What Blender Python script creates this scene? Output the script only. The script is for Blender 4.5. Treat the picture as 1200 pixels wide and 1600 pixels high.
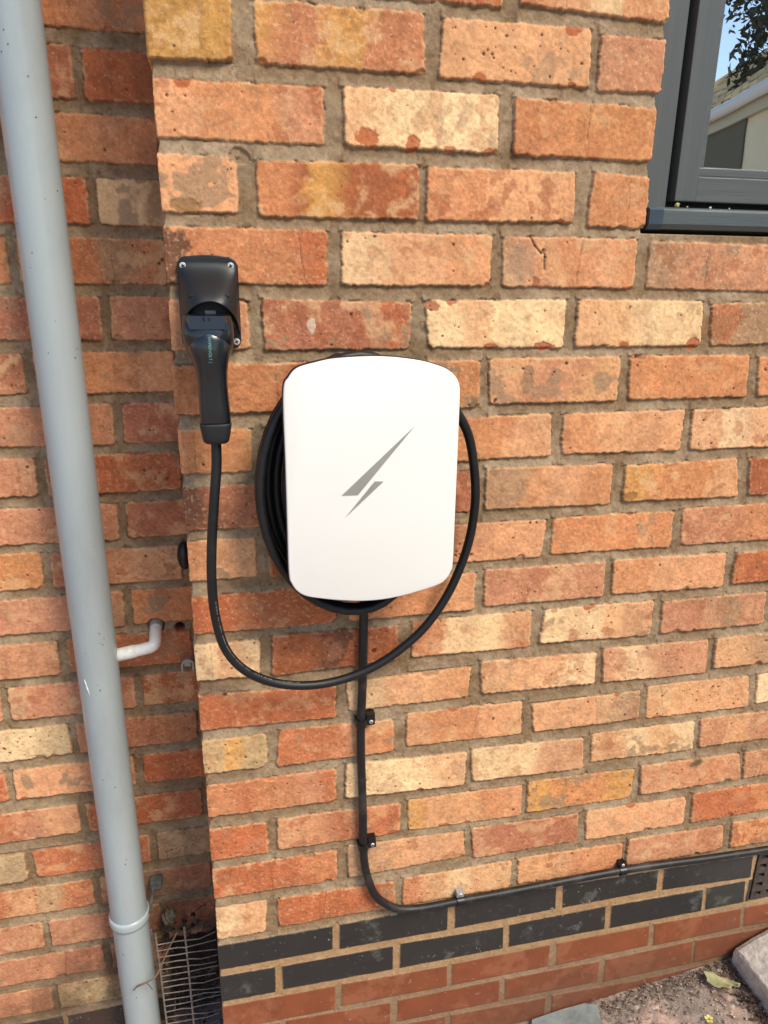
import bpy, bmesh, math, random
import numpy as np
from mathutils import Vector, Matrix

for o in list(bpy.data.objects): bpy.data.objects.remove(o, do_unlink=True)
S = bpy.context.scene
COL = S.collection

# ------------------------------------------------------------------ camera
RC = [[0.976282910343812, -0.2161440697143211, 0.012386286689201841],
      [-0.0558109325136705, -0.3065407082562146, -0.9502199398001143],
      [0.20918130600646634, 0.9269921980842714, -0.3113336568832866]]
cd = bpy.data.cameras.new('camera'); cam = bpy.data.objects.new('camera', cd); COL.objects.link(cam)
m = Matrix.Identity(4)
for i in range(3):
    m[i][0] = RC[0][i]; m[i][1] = -RC[1][i]; m[i][2] = -RC[2][i]
m[0][3], m[1][3], m[2][3] = 0.06195, -1.04217, -0.39904
cam.matrix_world = m
cd.sensor_fit = 'VERTICAL'; cd.sensor_height = 36.0; cd.sensor_width = 27.0
cd.lens = 1140.0 / 1600.0 * 36.0
cd.clip_start = 0.02; cd.clip_end = 400.0
S.camera = cam
S.render.resolution_x = 768; S.render.resolution_y = 1024

# ------------------------------------------------------------------ sky and sun
SUN_EL, SUN_AZ = math.radians(50), math.radians(144)     # azimuth: 0 = +Y, clockwise seen from above
w = bpy.data.worlds.new('World'); S.world = w; w.use_nodes = True
nt = w.node_tree; nt.nodes.clear()
sky = nt.nodes.new('ShaderNodeTexSky'); sky.sky_type = 'NISHITA'; sky.sun_disc = False
sky.ozone_density = 2.0; sky.dust_density = 0.3; sky.sun_elevation = SUN_EL; sky.sun_rotation = SUN_AZ
bg = nt.nodes.new('ShaderNodeBackground'); bg.inputs[1].default_value = 0.115
wo = nt.nodes.new('ShaderNodeOutputWorld')
nt.links.new(sky.outputs[0], bg.inputs[0]); nt.links.new(bg.outputs[0], wo.inputs[0])
sd_ = bpy.data.lights.new('sun', 'SUN'); sun = bpy.data.objects.new('sun', sd_); COL.objects.link(sun)
sd_.energy = 2.7; sd_.angle = math.radians(24); sd_.color = (1.0, 0.90, 0.73)
sv = Vector((math.sin(SUN_AZ)*math.cos(SUN_EL), math.cos(SUN_AZ)*math.cos(SUN_EL), math.sin(SUN_EL)))
sun.rotation_euler = sv.to_track_quat('Z', 'Y').to_euler()
S.view_settings.view_transform = 'Standard'; S.view_settings.look = 'None'
S.view_settings.exposure = 0.64; S.view_settings.gamma = 1.0

# ------------------------------------------------------------------ helpers
rng = np.random.default_rng(7)
random.seed(5)
def lin(c):
    c = np.asarray(c, float) / 255.0
    return np.where(c <= 0.04045, c/12.92, ((c+0.055)/1.055)**2.4)
def tag(o, label=None, cat=None, group=None, kind=None):
    if label: o['label'] = label
    if cat: o['category'] = cat
    if group: o['group'] = group
    if kind: o['kind'] = kind
    return o
def empty(name, loc=(0, 0, 0)):
    o = bpy.data.objects.new(name, None); o.location = loc; o.empty_display_size = 0.05
    COL.objects.link(o); return o
def link(name, me, mat=None, parent=None, smooth=False):
    o = bpy.data.objects.new(name, me); COL.objects.link(o)
    if mat: me.materials.append(mat)
    if smooth: me.polygons.foreach_set('use_smooth', [True]*len(me.polygons))
    if parent:
        o.parent = parent
        o.matrix_parent_inverse = Matrix.Translation(-Vector(parent.location))
    return o
def fin(name, bm, mat=None, parent=None, smooth=False):
    me = bpy.data.meshes.new(name); bmesh.ops.recalc_face_normals(bm, faces=bm.faces)
    bm.to_mesh(me); bm.free(); return link(name, me, mat, parent, smooth)
def box(bm, x0, x1, y0, y1, z0, z1, bev=0.0, seg=2):
    t = bmesh.new()
    bmesh.ops.create_cube(t, size=1.0)
    for v in t.verts:
        v.co = Vector(((x0+x1)/2 + v.co.x*(x1-x0), (y0+y1)/2 + v.co.y*(y1-y0), (z0+z1)/2 + v.co.z*(z1-z0)))
    if bev: bmesh.ops.bevel(t, geom=t.edges[:], offset=bev, segments=seg, affect='EDGES', profile=0.6)
    join(bm, t)
def join(bm, t, M=None):
    vm = {}
    for v in t.verts: vm[v] = bm.verts.new(M @ v.co if M else v.co)
    for f in t.faces:
        try: bm.faces.new([vm[v] for v in f.verts])
        except ValueError: pass
    t.free()
def catmull(pts, n=8, closed=False):
    P = [Vector(p) for p in pts]; out = []
    N = len(P)
    for i in range(N if closed else N-1):
        if closed: a, b, c, d = P[(i-1) % N], P[i], P[(i+1) % N], P[(i+2) % N]
        else: a, b, c, d = P[max(i-1, 0)], P[i], P[i+1], P[min(i+2, N-1)]
        for k in range(n):
            t = k/n
            out.append(0.5*((2*b)+(c-a)*t+(2*a-5*b+4*c-d)*t*t+(3*b-a-3*c+d)*t**3))
    if not closed: out.append(P[-1])
    return out
def tube(bm, path, r, seg=14, caps=True):
    """r: number or list of radii"""
    path = [Vector(p) for p in path]; n = len(path)
    T = [(path[min(i+1, n-1)]-path[max(i-1, 0)]).normalized() for i in range(n)]
    u = T[0].orthogonal().normalized(); rings = []
    for i in range(n):
        u = (u - T[i]*u.dot(T[i])).normalized(); v = T[i].cross(u)
        rr = r[i] if isinstance(r, (list, tuple)) else r
        rings.append([bm.verts.new(path[i] + (u*math.cos(a)+v*math.sin(a))*rr) for a in [2*math.pi*k/seg for k in range(seg)]])
    for i in range(n-1):
        for k in range(seg):
            bm.faces.new((rings[i][k], rings[i][(k+1) % seg], rings[i+1][(k+1) % seg], rings[i+1][k]))
    if caps: bm.faces.new(rings[0][::-1]); bm.faces.new(rings[-1])
def sgnpow(c, e): return math.copysign(abs(c)**e, c)
def loft(bm, rings, seg=48, cap0=True, cap1=True):
    """rings: (z, cx, cy, hw, hd, exponent)"""
    R = []
    for (z, cx, cy, hw, hd, ex) in rings:
        e = 2.0/ex
        R.append([bm.verts.new((cx+hw*sgnpow(math.cos(a), e), cy+hd*sgnpow(math.sin(a), e), z)) for a in [2*math.pi*k/seg for k in range(seg)]])
    for i in range(len(R)-1):
        for k in range(seg):
            bm.faces.new((R[i][k], R[i][(k+1) % seg], R[i+1][(k+1) % seg], R[i+1][k]))
    if cap0: bm.faces.new(R[0][::-1])
    if cap1: bm.faces.new(R[-1])

# ------------------------------------------------------------------ materials
def mat(name, rgb, rough=0.5, spec=0.5, metal=0.0, noise=0.0, nscale=40.0, bump=0.0, bscale=200.0, dirt=None, dscale=8.0, damt=0.5, stretch=None, coat=0.0):
    M = bpy.data.materials.new(name); M.use_nodes = True; t = M.node_tree; b = t.nodes['Principled BSDF']
    L = t.links.new
    c = lin(rgb); base = (*c, 1.0)
    b.inputs['Base Color'].default_value = base; b.inputs['Roughness'].default_value = rough
    b.inputs['Metallic'].default_value = metal; b.inputs['Specular IOR Level'].default_value = spec
    b.inputs['Coat Weight'].default_value = coat; b.inputs['Coat Roughness'].default_value = 0.08
    tc = t.nodes.new('ShaderNodeTexCoord'); mp = t.nodes.new('ShaderNodeMapping'); L(tc.outputs['Object'], mp.inputs[0])
    if stretch: mp.inputs['Scale'].default_value = stretch
    src = None
    if noise:
        n = t.nodes.new('ShaderNodeTexNoise'); n.inputs['Scale'].default_value = nscale; n.inputs['Detail'].default_value = 6
        L(mp.outputs[0], n.inputs['Vector'])
        r = t.nodes.new('ShaderNodeMapRange'); r.inputs['To Min'].default_value = 1-noise; r.inputs['To Max'].default_value = 1+noise
        r.inputs['From Min'].default_value = 0.3; r.inputs['From Max'].default_value = 0.7
        L(n.outputs[0], r.inputs[0])
        mx = t.nodes.new('ShaderNodeVectorMath'); mx.operation = 'SCALE'; mx.inputs[0].default_value = tuple(c)
        L(r.outputs[0], mx.inputs['Scale']); src = mx.outputs[0]
    if dirt:
        n = t.nodes.new('ShaderNodeTexNoise'); n.inputs['Scale'].default_value = dscale; n.inputs['Detail'].default_value = 8; n.inputs['Roughness'].default_value = 0.7
        L(mp.outputs[0], n.inputs['Vector'])
        r = t.nodes.new('ShaderNodeMapRange'); r.inputs['From Min'].default_value = 0.5; r.inputs['From Max'].default_value = 0.72; r.inputs['To Max'].default_value = damt
        L(n.outputs[0], r.inputs[0])
        mx = t.nodes.new('ShaderNodeMix'); mx.data_type = 'RGBA'; mx.inputs[6].default_value = base; mx.inputs[7].default_value = (*lin(dirt), 1)
        L(r.outputs[0], mx.inputs[0])
        if src: L(src, mx.inputs[6])
        src = mx.outputs[2]
    if src: L(src, b.inputs['Base Color'])
    if bump:
        n = t.nodes.new('ShaderNodeTexNoise'); n.inputs['Scale'].default_value = bscale; n.inputs['Detail'].default_value = 4
        L(mp.outputs[0], n.inputs['Vector'])
        bp = t.nodes.new('ShaderNodeBump'); bp.inputs['Strength'].default_value = 1.0; bp.inputs['Distance'].default_value = bump
        L(n.outputs[0], bp.inputs['Height']); L(bp.outputs[0], b.inputs['Normal'])
    return M
def attr_mat(name, rough=0.9, spec=0.25, grain=0.20, bump=0.0006, scale=520.0):
    M = bpy.data.materials.new(name); M.use_nodes = True; t = M.node_tree; b = t.nodes['Principled BSDF']; L = t.links.new
    a = t.nodes.new('ShaderNodeAttribute'); a.attribute_name = 'Col'
    tc = t.nodes.new('ShaderNodeTexCoord')
    n = t.nodes.new('ShaderNodeTexNoise'); n.inputs['Scale'].default_value = scale; n.inputs['Detail'].default_value = 5; n.inputs['Roughness'].default_value = 0.7
    L(tc.outputs['Object'], n.inputs['Vector'])
    r = t.nodes.new('ShaderNodeMapRange'); r.inputs['From Min'].default_value = 0.3; r.inputs['From Max'].default_value = 0.7
    r.inputs['To Min'].default_value = 1-grain; r.inputs['To Max'].default_value = 1+grain
    L(n.outputs[0], r.inputs[0])
    mx = t.nodes.new('ShaderNodeVectorMath'); mx.operation = 'SCALE'; L(a.outputs['Color'], mx.inputs[0]); L(r.outputs[0], mx.inputs['Scale'])
    L(mx.outputs[0], b.inputs['Base Color'])
    b.inputs['Roughness'].default_value = rough; b.inputs['Specular IOR Level'].default_value = spec
    if bump:
        bp = t.nodes.new('ShaderNodeBump'); bp.inputs['Distance'].default_value = bump; bp.inputs['Strength'].default_value = 1.0
        L(n.outputs[0], bp.inputs['Height']); L(bp.outputs[0], b.inputs['Normal'])
    return M

# ------------------------------------------------------------------ brickwork
def vnoise(X, Z, s, seed, octv=3, gain=0.55):
    r = np.random.default_rng(seed); tot = 0; amp = 1.0; out = np.zeros(np.broadcast(X, Z).shape)
    for o in range(octv):
        n = 512; Lt = r.random((n, n))
        fx = X/s + 100.3; fz = Z/s + 100.7
        ix = np.floor(fx).astype(np.int64); iz = np.floor(fz).astype(np.int64)
        tx = fx-ix; tz = fz-iz; tx = tx*tx*(3-2*tx); tz = tz*tz*(3-2*tz)
        ix %= n; iz %= n; ix1 = (ix+1) % n; iz1 = (iz+1) % n
        out += amp*((Lt[ix, iz]*(1-tx)+Lt[ix1, iz]*tx)*(1-tz)+(Lt[ix, iz1]*(1-tx)+Lt[ix1, iz1]*tx)*tz)
        tot += amp; amp *= gain; s = s*0.5
    return out/tot
def sstep(a, b, x):
    t = np.clip((x-a)/(b-a), 0, 1); return t*t*(3-2*t)

PAL = dict(y=(216,160,88), o=(213,142,95), s=(207,143,106), p=(248,210,158), l=(229,168,120), r=(196,113,73),
           d=(170,98,62), m=(188,120,88), g=(168,136,104), k=(112,76,58), c=(194,166,122), b=(46,46,45), e=(140,77,48))
MORT = (137,111,82); MORT_L = (163,140,112); MORT_T = (176,139,98)
def jitter(col, a=0.04):
    return np.clip(lin(col)*0.97*(1+rng.normal(0, a))*(1+rng.normal(0, a*0.4, 3)), 0, 1)

def brickwork(bricks, xs, zs, eng_z, seed, mort=None):
    """bricks: (quad[4][2], code, left_clamp).  Returns height H (out of the wall) and colour, per grid point."""
    X = xs[:, None]; Z = zs[None, :]
    nx, nz = len(xs), len(zs)
    Xf = np.broadcast_to(X, (nx, nz)); Zf = np.broadcast_to(Z, (nx, nz))
    n1 = vnoise(Xf, Zf, 0.016, seed+1); n2 = vnoise(Xf, Zf, 0.0040, seed+2, 2); n3 = vnoise(Xf, Zf, 0.05, seed+3)
    nm = vnoise(Xf, Zf, 0.008, seed+9, 3); nv = vnoise(Xf*3, Zf, 0.03, seed+12, 3)
    old = sstep(eng_z-0.004, eng_z+0.004, Zf)          # 1 in the old hand-made bricks
    wx = (vnoise(Xf, Zf, 0.013, seed+4, 3, 0.6)-0.5); wz = (vnoise(Xf, Zf, 0.013, seed+5, 3, 0.6)-0.5)
    amp = 0.0016 + 0.0020*old; amp2 = 0.0010 + 0.0029*old
    wx2 = (vnoise(Xf, Zf, 0.0055, seed+6, 3, 0.8)-0.5); wz2 = (vnoise(Xf, Zf, 0.0055, seed+7, 3, 0.8)-0.5)
    WX = Xf + wx*amp + wx2*amp2; WZ = Zf + wz*amp + wz2*amp2
    sd = np.full((nx, nz), 1.0); dA = np.full((nx, nz), 1.0); dB = np.full((nx, nz), 1.0)
    face = np.zeros((nx, nz)); C = np.zeros((nx, nz, 3))
    ids = []
    for bi, (q, code, xl0) in enumerate(bricks):
        q = np.array(q, float)
        a0 = q.min(0)-0.026; a1 = q.max(0)+0.026
        i0, i1 = np.searchsorted(xs, [a0[0], a1[0]]); 
        j0, j1 = np.searchsorted(-zs, [-a1[1], -a0[1]])
        if i1-i0 < 2 or j1-j0 < 2: continue
        sl = (slice(i0, i1), slice(j0, j1))
        x = WX[sl]; z = WZ[sl]
        ds = []
        for k in range(4):
            p, r = q[k], q[(k+1) % 4]; e = r-p; L = math.hypot(*e)
            ds.append(((x-p[0])*(-e[1])+(z-p[1])*e[0])/L*1.0)
        # clockwise TL>TR>BR>BL : outward is the left-hand side
        dt, dr, db, dl = ds
        isold = code[0] not in 'be'
        rr = 0.0055 if isold else 0.0015
        ax = np.maximum(dl, dr)+rr; az = np.maximum(dt, db)+rr
        s = np.hypot(np.maximum(ax, 0), np.maximum(az, 0))-rr+np.minimum(np.maximum(ax, az), 0)
        inx = np.maximum(dl, dr) < 0.004
        dB[sl] = np.where(inx & (db > 0), np.minimum(dB[sl], db), dB[sl])   # below this brick
        dA[sl] = np.where(inx & (dt > 0), np.minimum(dA[sl], dt), dA[sl])   # above this brick
        cur = sd[sl]; m_ = s < cur
        sd[sl] = np.where(m_, s, cur)
        msk = m_ & (s < 0.004)
        # face relief
        xm, zm = q.mean(0)
        off = rng.normal(0, 0.0008 if isold else 0.0003); tx, tz = rng.normal(0, 0.006 if isold else 0.001, 2)
        X_, Z_ = Xf[sl], Zf[sl]
        f = off + (X_-xm)*tx*0.5 + (Z_-zm)*tz
        if isold:
            f = f + (n1[sl]-0.5)*0.0012 + (n2[sl]-0.5)*0.0010
            f = f - 0.0012*sstep(-0.0035, 0.001, s)**2
        else:
            f = f + (n1[sl]-0.5)*0.0003 - 0.0006*sstep(-0.003, 0.001, s)**2
        # colour segments along the brick
        xl = xl0 if xl0 is not None else q[0, 0]
        u = np.clip((X_-xl)/(q[1, 0]-xl), 0, 1) + (n1[sl]-0.5)*0.14 + (n2[sl]-0.5)*0.05 + (Z_-zm)*rng.normal(0, 1.2)
        n = len(code); segc = [jitter(PAL[q_]) for q_ in code]; mean_ = sum(segc)/n
        kb = 0.15 if ('d' in code or 'k' in code) else 0.38
        segc = [a_*(1-kb)+mean_*kb for a_ in segc]
        c = np.zeros(u.shape+(3,)) + segc[0]
        for k in range(1, n):
            e = k/n + rng.normal(0, 0.04)
            wdt = rng.choice([0.025, 0.06, 0.12])
            t = sstep(e-wdt, e+wdt, u)[..., None]
            c = c*(1-t) + segc[k]*t
        if isold:
            lum = c.mean()
            warm = np.array([1.0, 0.96, 0.9])
            c = c*(1+(n1[sl]-0.5)[..., None]*0.42)*(1+(n2[sl]-0.5)[..., None]*0.46)*(1+(n3[sl]-0.5)[..., None]*0.22*warm)
            # pale bloom, fired patches and mortar wiped over the face
            sh = rng.uniform(-5, 5)
            bl = vnoise(X_+sh, Z_, 0.03, seed+20, 4, 0.65)
            pale = lin((232,190,140)) if code[0] not in 'dk' else lin((196,128,90))
            t = sstep(0.54, 0.72, bl)[..., None]*rng.uniform(0.1, 0.55); c = c*(1-t)+pale*t
            bl2 = vnoise(X_-sh, Z_+sh, 0.022, seed+21, 3, 0.6)
            t = sstep(0.60, 0.66, bl2)[..., None]*rng.uniform(0.0, 0.6)*(rng.random() < 0.6); c = c*(1-t)+lin((168,96,62))*t
            bl3 = vnoise(X_+2*sh, Z_-sh, 0.04, seed+22, 4, 0.6)
            t = sstep(0.62, 0.68, bl3)[..., None]*rng.uniform(0.2, 0.8)*(rng.random() < 0.42); c = c*(1-t)+lin((162,132,102))*t
            t = sstep(0.60, 0.80, vnoise(X_+sh, Z_-sh, 0.0055, seed+24, 3, 0.7))[..., None]*rng.uniform(.15, .6); c = c*(1-t)+c*np.array([.72, .62, .52])*t
            t = sstep(0.66, 0.84, vnoise(X_-sh, Z_-sh, 0.0040, seed+25, 2, 0.7))[..., None]*rng.uniform(.1, .45); c = c*(1-t)+lin((244,206,158))*t
            # worn lighter arris
            t = (sstep(-0.005, -0.001, s)*sstep(0.42, 0.62, nm[sl]))[..., None]*0.55
            c = c*(1-t)+lin((226,178,130))*t
            t = (sstep(-0.0022, 0.0006, s)*sstep(0.35, 0.6, 1-nm[sl]))[..., None]*0.45
            c = c*(1-t)+lin((150,84,50))*t
            if code[0] in 'rdmke' or rng.random() < 0.3:   # salty grains
                t = sstep(0.77, 0.9, vnoise(X_-sh, Z_, 0.0026, seed+23, 2))[..., None]*0.6; c = c*(1-t)+lin((236,196,150))*t
            if code[0] in 'plyc' and rng.random() < 0.5:    # broken skin at the edge shows red
                for _ in range(rng.integers(1, 4)):
                    px = rng.uniform(q[0, 0], q[1, 0]); pz = (q[2, 1] if rng.random() < 0.75 else q[0, 1])
                    rad = rng.uniform(0.004, 0.009)
                    dd = np.hypot((X_-px)*0.7, (Z_-pz)*1.0)+(nm[sl]-0.5)*0.006
                    t = sstep(rad, rad-0.0012, dd)[..., None]*0.85
                    c = c*(1-t)+lin((180,96,58))*t; f = f-0.0009*t[..., 0]
            for _ in range(rng.integers(0, 4)):
                px = rng.choice([q[0, 0], q[1, 0]]) if rng.random() < .5 else rng.uniform(q[0, 0], q[1, 0]); pz = rng.choice([q[2, 1], q[0, 1]])
                rad = rng.uniform(0.003, 0.009)
                dd = np.hypot((X_-px)*rng.uniform(.5, 1.2), (Z_-pz)*1.1)+(nm[sl]-0.5)*0.006
                t = sstep(rad, rad-0.0018, dd); f = f-0.0030*t
                c = c*(1-t[..., None]*.5)+lin(rng.choice([(140,112,84), (176,104,66), (150,124,96)]))*t[..., None]*.5
            # blow holes
            area = (q[1, 0]-q[0, 0])
            for _ in range(int(rng.gamma(0.9, 10)*area/0.22)):
                px = rng.uniform(q[0, 0]+.004, q[1, 0]-.004); pz = rng.uniform(q[2, 1]+.004, q[0, 1]-.004)
                rad = 0.0008+rng.gamma(1.3, 0.00038)
                ii0, ii1 = np.searchsorted(xs[i0:i1], [px-.005, px+.005]); jj0, jj1 = np.searchsorted(-zs[j0:j1], [-pz-.005, -pz+.005])
                ss = (slice(ii0, ii1), slice(jj0, jj1))
                if ii1 <= ii0 or jj1 <= jj0: continue
                an = rng.uniform(0, 3.14); ex = rng.uniform(1, 1.9)
                xx = X_[ss]-px; zz = Z_[ss]-pz
                dd = np.hypot((xx*math.cos(an)+zz*math.sin(an))*ex, -xx*math.sin(an)+zz*math.cos(an))
                t = sstep(rad+0.0007, rad-0.0003, dd)
                c[ss] = c[ss]*(1-t[..., None]*0.9)+lin((96,46,26))*t[..., None]*0.9; f[ss] -= 0.0014*t
            # a hair crack now and then
            if rng.random() < 0.22:
                px = rng.uniform(q[0, 0]+.03, q[1, 0]-.02)
                dd = np.abs(X_-px-(nm[sl]-0.5)*0.006-(Z_-zm)*rng.normal(0, .1))
                t = sstep(0.0012, 0.0003, dd)*sstep(-0.001, -0.004, s)*rng.uniform(.4, .9)
                c = c*(1-t[..., None]*0.5); f = f-0.0006*t
        else:
            c = c*(1+(n1[sl]-0.5)[..., None]*0.16)*(1+(n3[sl]-0.5)[..., None]*0.3)
            if code[0] == 'b':
                t = (sstep(0.60, 0.78, vnoise(X_, Z_, 0.06, seed+30, 5, 0.75)))[..., None]*0.45; c = c*(1-t)+lin((120,120,112))*t
                dens = sstep(0.55, 0.7, vnoise(X_, Z_, 0.11, seed+33, 2))
                t = (sstep(0.90, 0.95, vnoise(X_, Z_, 0.0028, seed+31, 1))*(0.15+0.85*dens))[..., None]*0.7; c = c*(1-t)+lin((205,200,190))*t
            else:
                t = (sstep(0.52, 0.70, vnoise(X_, Z_, 0.05, seed+34, 5, 0.7)))[..., None]*0.35; c = c*(1-t)+lin((176,116,84))*t
                t = (sstep(0.60, 0.75, vnoise(X_, Z_, 0.035, seed+36, 5, 0.7)))[..., None]*0.40; c = c*(1-t)+lin((112,64,44))*t
                t = (sstep(0.72, 0.80, vnoise(X_*.6, Z_, 0.02, seed+35, 5, 0.7)))[..., None]*0.55; c = c*(1-t)+lin((172,142,112))*t
                t = (sstep(0.95, 0.98, vnoise(X_, Z_*0.5, 0.0034, seed+32, 1)))[..., None]*0.5; c = c*(1-t)+lin((214,178,150))*t
        face[sl] = np.where(msk, f, face[sl]); C[sl] = np.where(msk[..., None], c, C[sl])
    # mortar
    hj = (dA < 0.5) & (dB < 0.5) & (dA+dB < 0.035)
    tt = np.where(hj, dB/(dA+dB+1e-6), 0.6)
    hm = np.where(hj, -0.0046+0.0037*tt, -0.0035) + (n1-0.5)*0.0030 + (nm-0.5)*0.0012
    # where the pointing is smeared flush over the arris
    hm = hm*(0.35+0.65*old) - 0.0006
    mc = lin(MORT)[None, None]*(1-nv[..., None]*0)+0
    ml = sstep(0.40, 0.68, vnoise(Xf, Zf*1.6, 0.07, seed+40, 4))*0.75 + 0.25*sstep(.4, .7, nm)
    mc = lin(MORT)*(1-ml[..., None]) + lin(MORT_L)*ml[..., None]
    tt2 = sstep(0.45, 0.9, np.where(hj, tt, 0.0))[..., None]*0.28  # foot of each bed joint painted lighter, as if lit from above
    mc = mc*(1-tt2)+lin((176,156,130))*tt2
    red = sstep(eng_z-0.14, eng_z-0.16, Zf)[..., None]; mt = lin(MORT_T)*(1-red)+lin((148,120,92))*red
    mc = mc*(1-(1-old)[..., None]*0.75)+mt*((1-old)*0.75)[..., None]
    mc = mc*(1+(n2-0.5)[..., None]*0.45)*(1+(n1-0.5)[..., None]*0.35)
    gr = sstep(0.85, 0.92, vnoise(Xf, Zf, 0.003, seed+41, 1))[..., None]*0.5
    mc = mc*(1-gr)+lin((90,66,46))*gr
    if mort is not None: mc = mc*np.array(mort)
    t = sstep(-0.0006, 0.0016, sd)
    H = face*(1-t)+hm*t
    H = np.where(sd > 0.004, hm, H)
    t = sstep(-0.0008, 0.0010, sd)[..., None]
    C = C*(1-t)+mc*t
    # hairline gap between mortar and brick here and there, shading darkened into the colour
    gap = np.exp(-((sd-0.0008)/0.0009)**2)*sstep(0.57, 0.68, vnoise(Xf, Zf, 0.02, seed+42, 3))*old
    H = H-gap*0.0026; C = C*(1-gap[..., None]*0.38)
    return H, np.clip(C, 0.002, 1), sd

def grid_mesh(name, V, C, i_mask, mat_, parent):
    """V (nx,nz,3); i_mask (nx-1,nz-1) faces kept"""
    nx, nz = V.shape[:2]
    I = np.arange(nx*nz).reshape(nx, nz)
    q = np.stack([I[:-1, :-1], I[:-1, 1:], I[1:, 1:], I[1:, :-1]], -1)[i_mask]
    used = np.zeros(nx*nz, bool); used[q.ravel()] = True
    remap = np.cumsum(used)-1; q = remap[q]
    Vv = V.reshape(-1, 3)[used]; Cc = C.reshape(-1, 3)[used]
    me = bpy.data.meshes.new(name)
    me.vertices.add(len(Vv)); me.vertices.foreach_set('co', Vv.astype(np.float32).ravel())
    me.loops.add(q.size); me.loops.foreach_set('vertex_index', q.astype(np.int32).ravel())
    me.polygons.add(len(q)); me.polygons.foreach_set('loop_start', np.arange(0, q.size, 4, dtype=np.int32))
    me.polygons.foreach_set('use_smooth', np.ones(len(q), bool))
    me.update(calc_edges=True)
    a = me.attributes.new('Col', 'FLOAT_COLOR', 'POINT')
    a.data.foreach_set('color', np.concatenate([Cc, np.ones((len(Cc), 1))], 1).astype(np.float32).ravel())
    return link(name, me, mat_, parent)

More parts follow.
